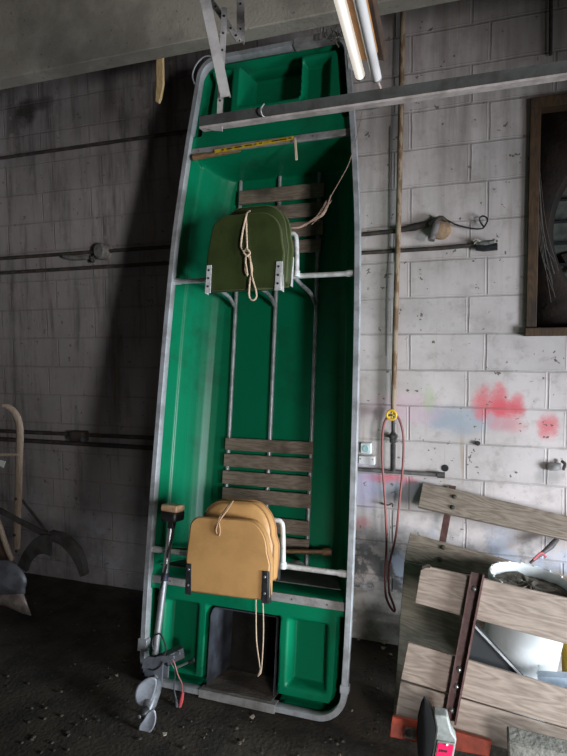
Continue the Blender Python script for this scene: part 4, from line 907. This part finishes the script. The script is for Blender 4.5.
# ------------------------------------------------------------------ old walking plough at the left
pg = thing('walking_plough', 'old wooden handled walking plough against the dark left wall', 'plough', at_y(10, 600, 2.75))
ASH = wood('worn_ash_handle', (0.42, 0.32, 0.235), (0.25, 0.18, 0.13), 2, 2.0, 0.7)
hy_ = 2.85
W_ = lambda px, py, y=hy_: at_y(px, py, y)
hb = MB(); path = [(3.5, 405.5), (8, 407), (14, 412), (18.5, 421), (20, 435), (19, 460), (18.5, 490), (17.5, 520), (16.5, 548)]
P = catmull([W_(*q) for q in path], 5); rings = []
for i, p in enumerate(P):
    d = (P[min(i+1, len(P)-1)]-P[max(i-1, 0)]).normalized(); s = (Vector((d.z, 0, -d.x))).normalized(); k = i/(len(P)-1)
    a = .014+.016*min(1, k*3); b = .014
    rings.append([p+s*a*math.cos(t)+Vector((0, b*math.sin(t), 0)) for t in [2*math.pi*j/10 for j in range(10)]])
hb.loft(rings).build('handle', ASH, pg)
hb = MB(); P = catmull([W_(-12, 505, 2.72), W_(-2, 522, 2.72), W_(6, 545, 2.73), W_(12, 560, 2.74)], 4)
hb.tube(P, .017, 10).build('handle', ASH, pg)
MB().tube([W_(-30, 455, 2.80), W_(18.5, 454.5, 2.84)], .010, 8).build('rung', ASH, pg)
IRON = M('plough_iron', (0.10, 0.095, 0.09), 0.65, 0.3, c2=(0.06, 0.05, 0.042), nscale=12, bump=0.25)
MB().bar(W_(-20, 500, 2.80), W_(48, 536, 2.86), .035, .012, (0, 0, 1)).build('brace_bar', IRON, pg)
MB().bar(W_(22, 500, 2.88), W_(50, 536, 2.88), .018, .008, (0, 0, 1)).build('brace_bar', IRON, pg)
for q in ((16, 499), (14.5, 535), (16.5, 551)): MB().lathe(W_(*q, hy_-.016), [(.010, 0), (.010, .006), (.004, .009)], axis=(0, -1, 0), seg=10).build('bolt', DARKPIPE, pg)
# curved guard: broad iron arc
def band(outer, inner, y, thk, name, mat):
    O_ = catmull([W_(*q, y) for q in outer], 5); I_ = catmull([W_(*q, y) for q in inner], 5)
    mb = MB(); n = len(O_); VV = O_+I_+[p+Vector((0, thk, 0)) for p in O_]+[p+Vector((0, thk, 0)) for p in I_]
    Fs = []
    for i in range(n-1): Fs += [(i, i+1, n+i+1, n+i), (2*n+i, 3*n+i, 3*n+i+1, 2*n+i+1), (i, 2*n+i, 2*n+i+1, i+1), (n+i, n+i+1, 3*n+i+1, 3*n+i)]
    Fs += [(0, n, 3*n, 2*n), (n-1, 3*n-1, 4*n-1, 2*n-1)]
    return mb.faces(VV, Fs).build(name, mat, pg)
band([(17, 566), (24, 551), (34, 539), (42, 535), (50, 536)], [(26, 572), (30, 562), (36, 556), (43, 554), (50, 556)], 2.82, .02, 'mouldboard_arm', IRON)
band([(48, 532), (62, 536), (74, 547), (81, 560), (84, 576)], [(47, 540), (58, 544), (68, 553), (75, 564), (80, 577)], 2.84, .05, 'iron_beam', IRON)
SHARE = M('worn_steel_share', (0.15, 0.15, 0.165), 0.5, 0.4, c2=(0.09, 0.085, 0.09), nscale=8, bump=0.15)
def curved(px, y, cup, name, mat, thk=.008):
    o3 = [at_y(a, b, y) for a, b in px]; c = sum(o3, Vector())/len(o3); mb = MB()
    mb.loft([[c+(p-c)*s+Vector((0, -cup*(1-s*s), 0)) for p in o3] for s in (1, .8, .5, .1)], cap=False); mb.bm.faces.new([v for v in mb.bm.verts][-len(o3):])
    return mb.build(name, mat, pg, solid=thk)
curved(smooth_loop([(-18, 562), (0, 560), (12, 562), (22, 570), (27, 580), (25.5, 588), (24, 594), (8, 594), (-6, 596), (-20, 594)], 3), 2.62, .04, 'mouldboard', SHARE)
curved([(-22, 594), (-5, 595), (8, 594), (24, 593.5), (27, 602), (31.5, 615), (22, 612), (8, 606), (-8, 602), (-24, 598)], 2.61, .015, 'share', M('rusty_bright_share', (0.34, 0.27, 0.235), 0.5, 0.3, c2=(0.15, 0.12, 0.10), nscale=9))
MB().prism([W_(*q, 2.78) for q in ((-3, 459), (5.5, 461.5), (3.5, 468), (-5, 463))], (0, .002, 0)).build('paper_tag', M('paper_tag', (0.55, 0.54, 0.5), 0.7), pg)
MB().prism([W_(*q, 2.76) for q in ((-12, 530), (5, 545), (9, 562), (-14, 562))], (0, .02, 0)).build('handle_web', M('brown_web_board', (0.16, 0.10, 0.065), 0.8, c2=(0.10, 0.06, 0.04), nscale=10), pg)
MB().bar(at_y(12, 562, 2.74), at_y(20, 600, 2.70), .03, .02, (1, 0, 0)).build('frog_post', IRON, pg)

# ------------------------------------------------------------------ litter on the floor
cr = MB()
def clear(p): return not (-1.66 < p.x < -.5 and 2.27 < p.y < 3.2)
cnt = 0
while cnt < 260:
    p = Vector((random.uniform(-2.3, .1), random.uniform(1.7, 3.07), 0))
    if not clear(p) or p.x > -.40 and p.y > 2.1: continue
    if random.random() > (1.0 if p.x > -.6 else .22): continue
    r = random.uniform(.003, .010); cr.sphere((p.x, p.y, r*.3), r, 1, (random.uniform(.7, 1.5), random.uniform(.7, 1.5), .6)); cnt += 1
tag(cr.build('soil_crumbs', M('soil_crumb', (0.035, 0.028, 0.019), 0.95, c2=(0.075, 0.062, 0.045), nscale=6, lo=.5, hi=.55), smooth=False), 'loose soil crumbs and grit strewn over the dirt floor', 'soil', kind='stuff')
PAPER = M('pale_litter', (0.42, 0.35, 0.27), 0.8, c2=(0.20, 0.15, 0.11), nscale=30)
def scrap(px, py, s, z=.0, label=None, grp=None, mat=PAPER):
    c = at_z(px, py, z+.006); n = 6; a0 = random.uniform(0, 6); mb = MB()
    pts = [c+Vector((s*random.uniform(.5, 1.1)*math.cos(a0+6.283*k/n), s*random.uniform(.5, 1.1)*math.sin(a0+6.283*k/n), random.uniform(-.002, .012))) for k in range(n)]
    return tag(mb.prism(pts, (0, 0, .003)).build('litter_scrap', mat, bevel=.001), label, 'litter', grp)
for (x, y, r_, lb) in ((385, 643, .026, 'largest pale scrap of litter in the dirt at the foot of the ledge'), (380, 641, .020, 'pale scrap touching the left side of the largest litter scrap by the ledge'),
        (383, 649, .017, 'pale scrap just in front of the largest litter scrap by the ledge'), (391, 656, .014, 'pale scrap on the dirt beside the left edge of the rear plank rack'),
        (359, 640, .012, 'small pale scrap at the ledge close to the right rail of the boat')):
    scrap(x, y, r_, 0, lb, 'pale scraps by the ledge')
for (x, y, r_, lb) in ((378, 690, .010, 'pale chip on bare dirt midway between the boat corner and the red foot'), (352, 712, .008, 'tiny pale chip on the dirt beside the low right corner of the boat')):
    scrap(x, y, r_, 0, lb, 'chips right of the boat')
scrap(252, 718, .013, 0, 'pale chip on the dirt just below the bottom rail of the boat')
scrap(117, 676, .008, 0, 'tiny chip on the dark dirt left of the propeller')
scrap(165, 735, .014, 0, 'dull flake on the dirt at the bottom right of the propeller')
